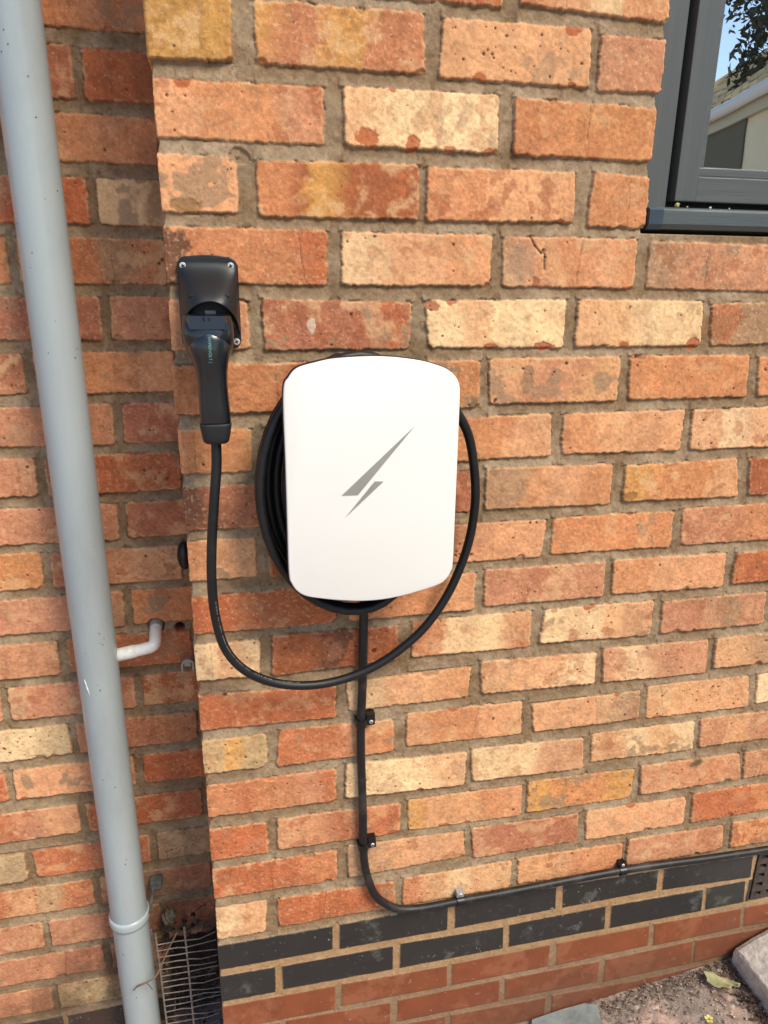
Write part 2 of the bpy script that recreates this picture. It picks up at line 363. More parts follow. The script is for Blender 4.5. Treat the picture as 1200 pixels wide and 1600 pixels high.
# measured brick corners on the wall plane, 0.1 mm: course, colours, x z of TL TR BR BL
FRONT = """
0 r 2638 -35 4422 29 4462 -695 2673 -709
0 rlpo 4664 31 6849 72 6861 -706 4697 -641
1 y -34 -795 1010 -761 984 -1548 -21 -1579
1 ymymm 1262 -860 3411 -831 3458 -1521 1296 -1542
1 ll 3675 -874 5735 -847 5782 -1540 3633 -1554
1 s 5892 -910 6880 -901 6897 -1546 5901 -1571
2 loos -46 -1784 2115 -1746 2114 -2415 -17 -2417
2 lppp 2362 -1732 4476 -1707 4513 -2419 2393 -2403
2 oo 4714 -1724 6855 -1740 6840 -2420 4727 -2418
3 l -15 -2590 986 -2606 977 -3280 -17 -3277
3 odyddd 1227 -2633 3394 -2599 3413 -3287 1240 -3304
3 oll 3519 -2618 5683 -2606 5711 -3270 3514 -3292
3 o 5967 -2595 6848 -2621 6883 -3319 5926 -3316
4 kooor -38 -3445 2135 -3456 2136 -4163 -55 -4150
4 plo 2336 -3468 4494 -3460 4498 -4151 2341 -4161
4 gslolo 4658 -3474 6778 -3472 6786 -4169 4685 -4159
4 gsss 6981 -3494 9545 -3507 9604 -4205 6999 -4158
5 s -38 -4352 1035 -4371 1049 -5008 -2 -5066
5 mmmr 1232 -4345 3341 -4378 3319 -5037 1249 -5027
5 plpp 3538 -4360 5715 -4332 5720 -5030 3607 -5021
5 llpp 5900 -4322 8017 -4349 8073 -5020 5919 -5022
5 rggl 8179 -4377 10354 -4329 10448 -4977 8256 -5022
6 oor -31 -5228 2060 -5203 2078 -5879 -15 -5913
6 o 2261 -5206 4402 -5205 4442 -5913 2284 -5894
6 lsl 4551 -5179 6699 -5174 6719 -5871 4603 -5868
6 o 6873 -5167 8996 -5169 9068 -5853 6918 -5855
6 o 9171 -5212 11439 -5142 11549 -5800 9285 -5848
7 o 22 -6112 1009 -6126 1009 -6759 28 -6761
7 r 1208 -6114 3345 -6115 3341 -6785 1211 -6758
7 ool 3542 -6082 5623 -6034 5673 -6710 3572 -6755
7 olll 5829 -6049 7972 -6036 7973 -6717 5858 -6696
7 lplp 8103 -6050 10312 -6011 10407 -6710 8165 -6724
8 kmss -3 -6949 2036 -6954 2056 -7621 13 -7612
8 m 2229 -6923 4423 -6894 4439 -7577 2253 -7572
8 golo 4601 -6871 6788 -6894 6801 -7582 4619 -7545
8 yool 7011 -6936 9081 -6893 9222 -7579 7031 -7550
8 dd 9344 -6904 11565 -6880 11670 -7555 9448 -7568
9 oll 10 -7781 1012 -7779 1005 -8422 -7 -8424
9 d 1213 -7751 3282 -7772 3296 -8453 1197 -8438
9 sl 3489 -7774 5703 -7783 5669 -8442 3507 -8436
9 oo 5825 -7768 8039 -7765 8054 -8429 5826 -8408
9 so 8194 -7740 10437 -7727 10525 -8431 8251 -8419
10 rrrr 12 -8698 2235 -8641 2220 -9318 29 -9290
10 oool 2418 -8635 4528 -8628 4531 -9296 2427 -9293
10 smss 4681 -8594 6863 -8601 6880 -9257 4697 -9252
10 oll 6993 -8587 9196 -8618 9223 -9273 7035 -9234
10 rdy 9406 -8633 11720 -8574 11817 -9244 9398 -9225
11 plp 26 -9477 1001 -9478 985 -10115 21 -10140
11 ddkdd 1192 -9430 3231 -9451 3244 -10089 1166 -10148
11 rppr 3479 -9418 5577 -9404 5586 -10099 3463 -10077
11 ppls 5811 -9414 7900 -9420 7884 -10111 5748 -10054
11 smsgs 8070 -9460 10175 -9455 10237 -10098 8101 -10107
11 s 10310 -9454 12585 -9437 12681 -10075 10386 -10086
12 rrr 9 -10334 2200 -10448 2195 -11057 -14 -10990
12 pllo 2371 -10420 4531 -10367 4515 -10967 2412 -10975
12 llp 4699 -10287 6868 -10336 6903 -10975 4759 -10934
12 spss 6998 -10274 9130 -10329 9182 -11029 7067 -10981
12 lgl 9289 -10319 11501 -10302 11583 -10970 9318 -10950
13 cyc 23 -11200 1025 -11219 1043 -11859 2 -11850
13 rrlo 1256 -11177 3186 -11227 3197 -11873 1180 -11893
13 looll 3421 -11144 5538 -11173 5568 -11880 3425 -11814
13 lllg 5715 -11261 7871 -11238 7902 -11858 5801 -11859
13 llll 8006 -11174 10148 -11196 10270 -11901 8064 -11880
13 p 10344 -11192 12607 -11225 12704 -11845 10420 -11863
14 orosr -34 -12097 2176 -12072 2192 -12751 -1 -12734
14 pppl 2365 -12010 4536 -12083 4535 -12794 2351 -12710
14 ppss 4630 -12043 6810 -12110 6869 -12794 4691 -12749
14 lopplp 6984 -12051 9122 -12064 9188 -12722 7015 -12688
14 slss 9240 -12023 11466 -12070 11561 -12706 9307 -12681
15 r 39 -12939 969 -12985 988 -13658 10 -13608
15 llmmr 1155 -12951 3334 -12984 3347 -13647 1145 -13619
15 yllos 3474 -12953 5676 -12977 5691 -13674 3514 -13635
15 yooy 5786 -12924 7983 -12966 7964 -13660 5804 -13635
15 ssosos 8100 -12925 10270 -12955 10387 -13581 8164 -13602
15 s 10383 -12942 12741 -12978 12857 -13573 10478 -13596
16 rrro 39 -13834 2196 -13804 2190 -14481 47 -14455
16 glll 2381 -13754 4573 -13827 4628 -14429 2403 -14480
16 smmm 4722 -13795 6900 -13839 6927 -14499 4797 -14507
16 lll 7057 -13806 9223 -13823 9258 -14500 7106 -14516
16 rro 9373 -13771 11617 -13791 11686 -14474 9436 -14516
17 pl 19 -14737 917 -14669 866 -15415 49 -15377
17 rrr 1087 -14691 3246 -14725 3306 -15331 1111 -15350
17 rlpll 3429 -14703 5585 -14706 5592 -15362 3430 -15358
17 lloo 5715 -14685 7947 -14719 7973 -15380 5749 -15331
17 sss 8066 -14663 10237 -14707 10290 -15337 8080 -15320
17 o 10439 -14662 12849 -14721 12929 -15322 10472 -15339
18 b -5 -15544 2098 -15558 2093 -16118 30 -16117
18 b 2231 -15541 4334 -15538 4346 -16146 2227 -16134
18 b 4475 -15521 6595 -15569 6619 -16129 4503 -16150
18 b 6731 -15549 8853 -15587 8884 -16111 6773 -16129
18 b 8984 -15580 11104 -15660 11153 -16234 9022 -16139
19 b 33 -16273 1010 -16282 1001 -16902 11 -16884
19 b 1140 -16298 3260 -16314 3270 -16904 1146 -16875
19 b 3412 -16286 5526 -16349 5550 -16905 3411 -16906
19 b 5646 -16326 7756 -16309 7798 -16915 5673 -16900
19 b 7886 -16303 10019 -16330 10071 -16915 7914 -16906
19 b 10108 -16314 11042 -16316 11108 -16909 10164 -16918
20 e 4 -17011 2134 -17047 2129 -17647 6 -17616
20 e 2271 -17033 4385 -17079 4394 -17627 2255 -17596
20 e 4491 -17072 6592 -17066 6601 -17642 4502 -17637
20 e 6749 -17068 8871 -17070 8888 -17624 6776 -17667
20 e 8972 -17041 11093 -17084 11146 -17620 9030 -17657
20 e 11186 -17069 13428 -17130 13491 -17680 11244 -17624
21 e 1170 -17690 3232 -17771 3241 -18382 1178 -18287
21 e 3389 -17761 5537 -17762 5562 -18353 3386 -18334
21 e 5663 -17759 7782 -17789 7803 -18373 5688 -18333
21 e 7930 -17789 10007 -17760 10080 -18404 7943 -18408
21 e 10085 -17760 12314 -17791 12386 -18372 10110 -18393
22 e 2354 -18397 4401 -18471 4396 -19030 2338 -18977
22 e 4523 -18451 6621 -18524 6627 -19097 4535 -19032
22 e 6766 -18507 8944 -18588 8953 -19117 6792 -19124
22 e 9005 -18585 11132 -18509 11201 -19061 9046 -19104
"""
rows = {}
for ln in FRONT.strip().splitlines():
    p = ln.split(); v = [int(t)/10000 for t in p[2:]]
    rows.setdefault(int(p[0]), []).append(([(v[0], v[1]), (v[2], v[3]), (v[4], v[5]), (v[6], v[7])], p[1]))
FB = []
XR_OPEN = 0.6865
keys = 'oslrolsomryl'
for c in range(-6, 24):
    up = c < 18
    pitch = 0.232 if up else 0.225; mj = 0.016 if up else 0.0105
    if c in rows: bl = rows[c]
    else: bl = []
    if not bl:
        if c < 0: zt = -0.006-0.0868*c; zb = zt-0.070
        else: zt = rows[22][0][0][0][1]-0.075*(c-22); zb = zt-0.0645
        x = 0.116+0.0 if c % 2 else 0.232
        bl = [([(x, zt), (x+pitch-mj, zt), (x+pitch-mj, zb), (x, zb)], 'e' if c > 18 else random.choice(keys))]
    zt = np.mean([b[0][0][1] for b in bl]); zb = np.mean([b[0][3][1] for b in bl])
    while bl[0][0][0][0] > 0.03:
        x1 = bl[0][0][0][0]-mj; x0 = max(x1-pitch+mj, 0.0)
        z1 = bl[0][0][0][1]; z0 = bl[0][0][3][1]
        bl = [([(x0, z1), (x1, z1), (x1, z0), (x0, z0)], 'e' if c > 18 else random.choice(keys))] + bl
    lim = XR_OPEN if c <= 3 else 1.75
    while bl[-1][0][1][0] < lim-0.03:
        x0 = bl[-1][0][1][0]+mj; x1 = min(x0+pitch-mj, lim)
        bl = bl + [([(x0, zt), (x1, zt), (x1, zb), (x0, zb)], 'e' if c > 19 else ('b' if c > 17 else random.choice(keys)+random.choice(keys)))]
    # corner bricks wrap round on to the return face
    q, code = bl[0]
    header = (q[1][0]-q[0][0]) < 0.15
    ext = -0.217 if header else -0.103
    q2 = [(ext, q[0][1]), q[1], q[2], (ext, q[3][1])]
    FB.append((q2, code, q[0][0]))
    if not header: FB.append(([(-0.30, q[0][1]), (-0.119, q[0][1]), (-0.119, q[3][1]), (-0.30, q[3][1])], code[0], None))
    for q, code in bl[1:]: FB.append((q, code, None))

ENG_Z = -1.5545
xs = np.concatenate([np.arange(-0.225, -0.022, 0.005), np.arange(-0.02, 1.27, 0.0014), np.arange(1.27, 1.75, 0.006)])
zs = np.concatenate([np.arange(0.5, 0.0, -0.006), np.arange(0.0, -2.03, -0.0014)])
H, C, SDm = brickwork(FB, xs, zs, ENG_Z, 100)
Xf = np.broadcast_to(xs[:, None], H.shape); Zf = np.broadcast_to(zs[None, :], H.shape)
# small arris wear at the quoin
H = H - 0.0016*np.exp(-(Xf/0.004)**2)*vnoise(Xf*0, Zf, 0.01, 61, 3)
# window opening
nb = vnoise(Xf*0, Zf, 0.009, 62, 3)
edge = XR_OPEN + 0.0005 + (nb-0.5)*0.005 - 0.005*sstep(-0.001, 0.002, SDm)
op = (Zf > -0.3385) & (Xf > edge)
H = np.where(op, -0.09, H)
C = np.where(op[..., None], lin((120,100,80)), C)
# green algae stain under one brick top, soot on the odd spot
dd = np.hypot((Xf-0.933)*0.9, (Zf+1.303)*1.5)+(vnoise(Xf, Zf, 0.01, 63, 3)-0.5)*0.02
t = sstep(0.020, 0.004, dd)[..., None]*0.85; C = C*(1-t)+lin((78,76,46))*t
dd = np.hypot((Xf-0.4336), (Zf+0.584)*0.8)+(vnoise(Xf, Zf, 0.006, 64, 3)-0.5)*0.012
t = sstep(0.010, 0.003, dd)[..., None]*0.6; C = C*(1-t)+lin((110,96,62))*t
# marks that belong to single bricks: red broken patches, a trowel smear, a lime blob, a crack
nq = vnoise(Xf, Zf, 0.006, 66, 3)-0.5
def patch(x, z, rx, rz, col, k, dh=0.0):
    global C, H
    dd = np.hypot((Xf-x)/rx, (Zf-z)/rz)+nq*0.9
    t = sstep(1.05, 0.9, dd)*k
    C = C*(1-t[..., None])+lin(col)*t[..., None]; H = H-dh*t
patch(0.2665, -0.2307, 0.015, 0.012, (186, 98, 56), 0.85, 0.001)
patch(0.3299, -0.2347, 0.009, 0.01, (186, 98, 56), 0.85, 0.001)
patch(0.3817, -0.2394, 0.008, 0.004, (190, 108, 66), 0.8, 0.0005)
patch(0.7931, -0.4989, 0.012, 0.009, (180, 96, 58), 0.85, 0.0015)
patch(0.5406, -0.5009, 0.018, 0.006, (176, 92, 58), 0.85, 0.0015)
patch(0.3654, -0.4438, 0.012, 0.007, (176, 96, 66), 0.8, 0.0005)
patch(0.5196, -0.5473, 0.01, 0.024, (160, 124, 94), 0.8, -0.0006)
patch(0.5412, -0.5691, 0.018, 0.009, (166, 130, 100), 0.7, -0.0004)
patch(0.1905, -0.4692, 0.006, 0.012, (226, 206, 180), 0.7, -0.0006)
patch(0.4956, -0.3821, 0.022, 0.026, (172, 138, 112), 0.55, 0)
patch(0.5206, -0.4092, 0.007, 0.008, (160, 96, 64), 0.8, 0.0008)
patch(0.7159, -0.7457, 0.013, 0.007, (130, 86, 48), 0.6, 0.0006)
patch(0.7132, -0.2307, 0.014, 0.006, (180, 108, 60), 0.5, 0.0005)
patch(0.0312, -0.3207, 0.022, 0.01, (150, 110, 66), 0.7, 0.0012)
patch(0.1026, -0.2604, 0.014, 0.01, (150, 124, 96), 0.9, 0.0035)
patch(0.8308, -0.4726, 0.03, 0.02, (150, 104, 70), 0.5, 0)
cp = [(0.5066, -0.3473), (0.5145, -0.3592), (0.5252, -0.3694), (0.5287, -0.3642), (0.5316, -0.3746), (0.532, -0.3904)]
for (ax_, az_), (bx_, bz_) in zip(cp[:-1], cp[1:]):
    tt_ = np.clip(((Xf-ax_)*(bx_-ax_)+(Zf-az_)*(bz_-az_))/((bx_-ax_)**2+(bz_-az_)**2), 0, 1)
    dd = np.hypot(Xf-ax_-tt_*(bx_-ax_)+nq*.002, Zf-az_-tt_*(bz_-az_))
    t = sstep(.0022, .0008, dd); H = H-.0016*t; C = C*(1-t[..., None]*.65)
# splashed dirt low on the plinth
t = sstep(-1.72, -1.90, Zf-0.125*(Xf-0.7)+ (vnoise(Xf, Zf, 0.05, 65, 4)-0.5)*0.12)[..., None]*0.45; C = C*(1-t)+lin((104,74,58))*t
# air-brick recess
AX0, AX1, AZ0, AZ1 = 1.1225, 1.340, -1.688, -1.5600
ab = (Xf > AX0-0.001) & (Xf < AX1+0.001) & (Zf < AZ1+0.001) & (Zf > AZ0-0.001)
H = np.where(ab, -0.035, H); C = np.where(ab[..., None], lin((40,34,30)), C)
V = np.empty(H.shape+(3,)); V[..., 2] = Zf
V[..., 0] = np.where(Xf >= 0, np.maximum(Xf, -H), -H)
V[..., 1] = np.where(Xf >= 0, -H, np.maximum(-Xf, -H))
inner = (xs[:-1, None] > 0.72) & (zs[None, 1:] > -0.325)
keep = ~inner
M_OLD = attr_mat('old_brick'); M_ENG = attr_mat('engineering_brick', rough=0.42, spec=0.5, grain=0.05, bump=0.00012)
M_RED = attr_mat('smooth_red_brick', rough=0.6, spec=0.4, grain=0.06, bump=0.0002)
wall = empty('brick_wall', (0.7, 0.1, -1.95))
tag(wall, 'weathered orange and cream brick wall carrying the white charger, with black brick band and red plinth', 'wall')
zc = 0.5*(zs[:-1]+zs[1:])[None, :] + 0*xs[:-1, None]
ENG2 = -1.706
grid_mesh('old_brickwork', V, C, keep & (zc > ENG_Z), M_OLD, wall)
grid_mesh('black_brick_band', V, C, keep & (zc <= ENG_Z) & (zc > ENG2), M_ENG, wall)['label'] = 'two courses of smooth black bricks with tan joints'
grid_mesh('red_brick_plinth', V, C, keep & (zc <= ENG2), M_RED, wall)['label'] = 'smooth dark red bricks below the black band'
del V, C, H, SDm, Xf, Zf

# recessed wall on the left, 0.22 m further back
LJ = {1:-.106, 3:-.103, 5:-.102, 7:-.1, 9:-.109, 11:-.115, 13:-.112, 15:-.126, 17:-.115, 19:-.107, 21:-.112,
      0:-.226, 2:-.225, 4:-.226, 6:-.225, 8:-.229, 10:-.240, 12:-.233, 14:-.235, 16:-.238, 18:-.231, 20:-.229, 22:-.332}
LZK = [(-8, .70), (0, -.009), (1, -.0965), (3, -.268), (6, -.525), (9, -.779), (11, -.944), (13, -1.1165), (15, -1.289), (17, -1.478), (19, -1.655), (21, -1.827), (22, -1.9155), (26, -2.25)]
LC = {0:('s','pdd'), 1:('s','m','rrd'), 2:('s','so'), 3:('r','r','pgd'), 4:('o','srgo'), 5:('o','m','sm'), 6:('m','sol'), 7:('s','s','mms'), 8:('s','mddr'),
      9:('pplp','s','mmd'), 10:('yo','msll'), 11:('rr','s','or'), 12:('ss','rmr'), 13:('s','ss','rd'), 14:('pppc','smo'), 15:('r','lls','rd'),
      16:('srsl','rrd'), 17:('c','rm','gg'), 18:('rlcr','mgm'), 19:('s','sm','md'), 20:('ssm','sm'), 21:('s','cc','m'), 22:('b','b'), 23:('b','b','b'), 24:('e','e'), 25:('e','e','e')}
LB = []
for c in range(-6, 26):
    zt = float(np.interp(c, [k[0] for k in LZK], [k[1] for k in LZK])); zb = zt-0.0665
    x = LJ.get(c, -.108 if c % 2 else -.228)
    codes = LC.get(c, None)
    br = [(x, min(x+0.216, 0.3))]
    xx = x
    for k in range(4):
        br.insert(0, (xx-0.015-0.216, xx-0.015)); xx = xx-0.231
    if c % 2 == 0 and c != 22: br.append((x+0.231, 0.3))
    if c == 22: br = [(-1.0, -.565), (-.555, -.343), (-.332, -.117), (-.106, .3)]
    nleft = len(codes)-1 if codes else 0
    k0 = [i for i, b_ in enumerate(br) if abs(b_[0]-x) < 1e-6][0]
    for i, (a, b_) in enumerate(br):
        if codes and 0 <= i-(k0-nleft) < len(codes): cc = codes[i-(k0-nleft)]
        else: cc = 'e' if c > 23 else ('b' if c > 21 else random.choice(['s','o','ms','lo','r','so','dr','pl']))
        j = lambda: random.uniform(-.0018, .0018)
        cc = cc.replace('d', 'r')
        LB.append(([(a+j(), zt+j()), (b_+j(), zt+j()), (b_+j(), zb+j()), (a+j(), zb+j())], cc, None))
xl = np.concatenate([np.arange(-1.1, -0.5, 0.006), np.arange(-0.5, 0.06, 0.0016)])
zl = np.concatenate([np.arange(0.6, 0.06, -0.006), np.arange(0.06, -2.12, -0.0016)])
H, C, SDm = brickwork(LB, xl, zl, -1.9135, 300, mort=(0.98, 0.97, 0.95))
Xf = np.broadcast_to(xl[:, None], H.shape); Zf = np.broadcast_to(zl[None, :], H.shape)
# dark-coloured recess low in the corner, behind the wire guard
hn = vnoise(Xf, Zf, 0.03, 71, 4)
hole = (Xf > -0.118+(hn-.5)*.04) & (Xf < 0.02) & (Zf < -1.76+(hn-.5)*.06)
H = np.where(hole, -0.05-(hn-.5)*.03, H); C = np.where(hole[..., None], lin((46,36,30))*(0.5+hn[..., None]), C)
# drilled holes beside the waste pipe
for hx, hz, hr in ((-0.036, -1.0251, 0.0085), (-0.0781, -1.0165, 0.0135)):
    dd = np.hypot(Xf-hx, Zf-hz)+(hn-.5)*.006
    t = sstep(hr+0.0012, hr-0.0012, dd); H = H*(1-t)-0.05*t; C = C*(1-t[..., None])+lin((24,20,18))*t[..., None]
# patchy dark brown towards the corner, cobweb dirt low down
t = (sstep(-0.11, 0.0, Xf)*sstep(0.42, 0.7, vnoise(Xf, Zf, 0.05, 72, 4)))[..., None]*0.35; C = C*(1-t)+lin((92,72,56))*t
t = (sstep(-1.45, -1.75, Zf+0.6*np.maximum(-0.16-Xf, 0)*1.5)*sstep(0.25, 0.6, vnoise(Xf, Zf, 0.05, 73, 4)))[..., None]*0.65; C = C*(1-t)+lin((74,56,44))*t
V = np.stack([Xf, 0.22-H, Zf], -1)
wall2 = empty('recessed_brick_wall', (-0.4, 0.25, -2.0))
tag(wall2, 'darker brick wall set back in the corner behind the grey downpipe', 'wall')
zc = 0.5*(zl[:-1]+zl[1:])[None, :] + 0*xl[:-1, None]
grid_mesh('old_brickwork', V, C, zc > -1.905, M_OLD, wall2)
grid_mesh('black_brick_band', V, C, zc <= -1.905, M_ENG, wall2)
del V, C, H, SDm, Xf, Zf

# air brick (part of the front wall)
M_TERR = mat('air_brick_clay', (70,58,52), rough=0.8, noise=0.35, nscale=60, bump=0.0006, dirt=(120,104,88), dscale=40)
bm = bmesh.new()
box(bm, AX0+.002, AX0+.010, -.001, .02, AZ0+.002, AZ1-.002, .0015)
box(bm, AX1-.010, AX1-.002, -.001, .02, AZ0+.002, AZ1-.002, .0015)
nxh, nzh = 8, 5
wx_ = (AX1-AX0-.02)/nxh; wz_ = (AZ1-AZ0-.004)/nzh
for i in range(nxh+1):
    x = AX0+.010+i*wx_; 
    if 0 < i < nxh: box(bm, x-.0065, x+.0065, .0015, .02, AZ0+.003, AZ1-.003, .001)
for j in range(nzh+1):
    z = AZ0+.002+j*wz_
    box(bm, AX0+.010, AX1-.010, .0005 if 0 < j < nzh else -.001, .019, max(z-.0065, AZ0+.002), min(z+.0065, AZ1-.002), .001)
fin('air_brick', bm, M_TERR, wall)['label'] = 'dark clay air brick with small square holes'

# ------------------------------------------------------------------ window
M_FR = mat('painted_frame', (88,92,91), rough=0.38, noise=0.05, nscale=12, bump=0.00035, bscale=30, stretch=(22, 22, 0.8), dirt=(120,118,108), dscale=2.5, damt=0.25)
M_FRH = mat('painted_rail', (88,92,91), rough=0.38, noise=0.05, nscale=12, bump=0.00035, bscale=30, stretch=(0.8, 22, 22), dirt=(120,118,108), dscale=2.5, damt=0.25)
M_SILL = mat('painted_sill', (84,92,94), rough=0.42, noise=0.06, nscale=14, bump=0.0004, bscale=24, stretch=(1, 16, 16), dirt=(116,108,92), dscale=3, damt=0.4)
M_DARK = mat('black_gasket', (14,14,15), rough=0.6)
win = empty('window', (1.2, 0.06, -0.33))
tag(win, 'dark grey painted window in the upper right corner of the brick wall', 'window')
XW1 = 1.74
bm = bmesh.new(); box(bm, .676, .7475, .052, .11, -.318, .5, .002); fin('outer_frame', bm, M_FR, win)
bm = bmesh.new(); box(bm, .7475, .760, .075, .10, -.318, .5); box(bm, .760, XW1, .078, .10, -.3, -.287); fin('gasket', bm, M_DARK, win)
bm = bmesh.new(); box(bm, .7585, .7945, .046, .095, -.2885, .5, .0018); fin('sash_stile', bm, M_FR, win)
bm = bmesh.new(); box(bm, .7950, XW1, .0475, .095, -.2885, -.2525, .0018); fin('sash_rail', bm, M_FRH, win)
bm = bmesh.new(); box(bm, .7945, .8065, .054, .09, -.2405, .5, .0022); box(bm, .7950, XW1, .0535, .09, -.2523, -.2385, .0022); fin('glazing_bead', bm, M_FRH, win)
M_GL = bpy.data.materials.new('window_glass'); M_GL.use_nodes = True; t = M_GL.node_tree; t.nodes.clear()
g1 = t.nodes.new('ShaderNodeBsdfGlossy'); g1.inputs['Roughness'].default_value = 0.004; g1.inputs['Color'].default_value = (.9, .93, .92, 1)
g2 = t.nodes.new('ShaderNodeBsdfDiffuse'); g2.inputs['Color'].default_value = (.035, .035, .028, 1)
mx = t.nodes.new('ShaderNodeMixShader'); mx.inputs[0].default_value = 0.8
nz_ = t.nodes.new('ShaderNodeTexNoise'); nz_.inputs['Scale'].default_value = 3.0
bp = t.nodes.new('ShaderNodeBump'); bp.inputs['Distance'].default_value = 0.0008; tc = t.nodes.new('ShaderNodeTexCoord')
om = t.nodes.new('ShaderNodeOutputMaterial')
t.links.new(tc.outputs['Object'], nz_.inputs['Vector']); t.links.new(nz_.outputs[0], bp.inputs['Height']); t.links.new(bp.outputs[0], g1.inputs['Normal'])
t.links.new(g2.outputs[0], mx.inputs[1]); t.links.new(g1.outputs[0], mx.inputs[2]); t.links.new(mx.outputs[0], om.inputs[0])
bm = bmesh.new(); box(bm, .800, XW1, .068, .074, -.246, .5); fin('glass_pane', bm, M_GL, win)
# sill: sloping top, drip edge, darker end block
bm = bmesh.new()
prof = [(.09, -.292), (.02, -.3015), (.004, -.3035), (.0005, -.3065), (.0005, -.3245), (.006, -.3315), (.09, -.3345)]
def extr(bm, prof, x0, x1):
    a = [bm.verts.new((x0, y, z)) for y, z in prof]; b_ = [bm.verts.new((x1, y, z)) for y, z in prof]
    n = len(prof)
    for i in range(n): bm.faces.new((a[i], a[(i+1) % n], b_[(i+1) % n], b_[i]))
    bm.faces.new(a[::-1]); bm.faces.new(b_)
extr(bm, prof, .7135, XW1); sl_ = fin('sill', bm, M_SILL, win)
bm = bmesh.new(); extr(bm, [(y-.0015, z+.0006 if z > -.31 else z-.001) for y, z in prof], .6905, .7135)
fin('sill_end', bm, mat('sill_end_paint', (58,72,84), rough=.35, noise=.08, bump=.0003, bscale=60), win)
# bits of grit caught behind the sill
for i, (gx, gz, gs, gc) in enumerate([(.742, -.2985, .0035, (190,180,110)), (.800, -.3005, .002, (215,215,205)), (.835, -.3005, .0014, (190,185,170)), (.765, -.300, .0015, (170,160,140))]):
    bm = bmesh.new(); bmesh.ops.create_icosphere(bm, subdivisions=2, radius=gs)
    for v in bm.verts: v.co = v.co*random.uniform(.7, 1.2)+Vector((gx, .012+i*.003, gz+.001))
    tag(fin('grit', bm, mat('grit_%d' % i, gc, rough=.9)), ['yellowish crumb lying on the grey window sill near its left end', 'largest white crumb on the grey window sill', 'rightmost tiny crumb on the grey window sill', 'tiny tan crumb on the sill right of the yellowish crumb'][i], 'grit', 'crumbs on the window sill')

# ------------------------------------------------------------------ charger
M_WHITE = mat('white_cover', (243,241,234), rough=0.2, spec=0.5, noise=0.008, nscale=5)
M_BLK = mat('black_plastic', (22,23,25), rough=0.42, noise=0.1, nscale=30, bump=0.00008, bscale=900)
M_EMB = mat('brushed_emblem', (186,187,180), rough=0.34, metal=0.6, noise=0.15, nscale=12, stretch=(1, 1, 1))
OUT = [(.1401,-.5477),(.1475,-.5271),(.1592,-.5155),(.1806,-.5094),(.2038,-.5048),(.2397,-.5025),(.2685,-.5025),(.2945,-.5045),(.3247,-.5091),(.3496,-.5162),(.3623,-.5223),(.3716,-.5309),(.3770,-.5420),(.3784,-.5580),
       (.3788,-.6300),(.3790,-.7200),(.3790,-.7980),(.3765,-.8130),(.3700,-.8245),(.3580,-.8330),(.3241,-.8420),(.2992,-.8468),(.2725,-.8496),(.2413,-.8491),(.2106,-.8451),(.1899,-.8412),(.1650,-.8350),(.1520,-.8265),(.1440,-.8140),(.1405,-.7970),(.1401,-.7259),(.1401,-.6400)]
OUTS = [Vector((p.x, p.y)) for p in catmull([(a, b_, 0) for a, b_ in OUT], 6, True)]
def inset(poly, d):
    n = len(poly); o = []
    for i in range(n):
        t_ = (poly[(i+1) % n]-poly[(i-1) % n]).normalized(); nn = Vector((-t_.y, t_.x))   # clockwise outline: right side is inside
        o.append(poly[i]-nn*d)
    return o
cxm = sum(p.x for p in OUTS)/len(OUTS)
test = inset(OUTS, 0.01)
SG = 1 if abs(test[0].x-cxm) < abs(OUTS[0].x-cxm) else -1
def shell(bm, prof, capf=True, capb=True):
    R = []
    for d, y in prof: R.append([bm.verts.new((p.x, y, p.y)) for p in inset(OUTS, d*SG)])
    n = len(OUTS)
    for i in range(len(R)-1):
        for k in range(n): bm.faces.new((R[i][k], R[i][(k+1) % n], R[i+1][(k+1) % n], R[i+1][k]))
    if capf: bm.faces.new(R[0])
    if capb: bm.faces.new(R[-1])
ch = empty('wall_charger', (.26, 0.0, -.85))
tag(ch, 'white car charger box with a silver lightning bolt, mounted on the orange brick wall', 'car charger')
bm = bmesh.new(); shell(bm, [(.0022, -.1000), (.0011, -.0997), (.0004, -.0990), (0, -.0978), (0, -.0945)]); fin('front_cover', bm, M_WHITE, ch, True)
cv = [o for o in ch.children][0]
bm = bmesh.new(); shell(bm, [(.0008, -.0943), (-.0008, -.0935), (-.0012, -.090), (-.0006, -.084), (.003, -.0815)]); fin('back_rim', bm, M_BLK, ch, True)
bm = bmesh.new(); shell(bm, [(.040, -.0814), (.040, -.0020)]); fin('body', bm, M_BLK, ch, True)
for pts in ([(.3164,-.5946),(.2375,-.689),(.2146,-.6887)], [(.2608,-.6704),(.2735,-.6712),(.2196,-.7206)]):
    bm = bmesh.new()
    a = [bm.verts.new((x, -.1004, z)) for x, z in pts]; b_ = [bm.verts.new((x, -.0985, z)) for x, z in pts]
    bm.faces.new(a); n = len(pts)
    for i in range(n): bm.faces.new((a[i], a[(i+1) % n], b_[(i+1) % n], b_[i]))
    fin('bolt_emblem', bm, M_EMB, ch)

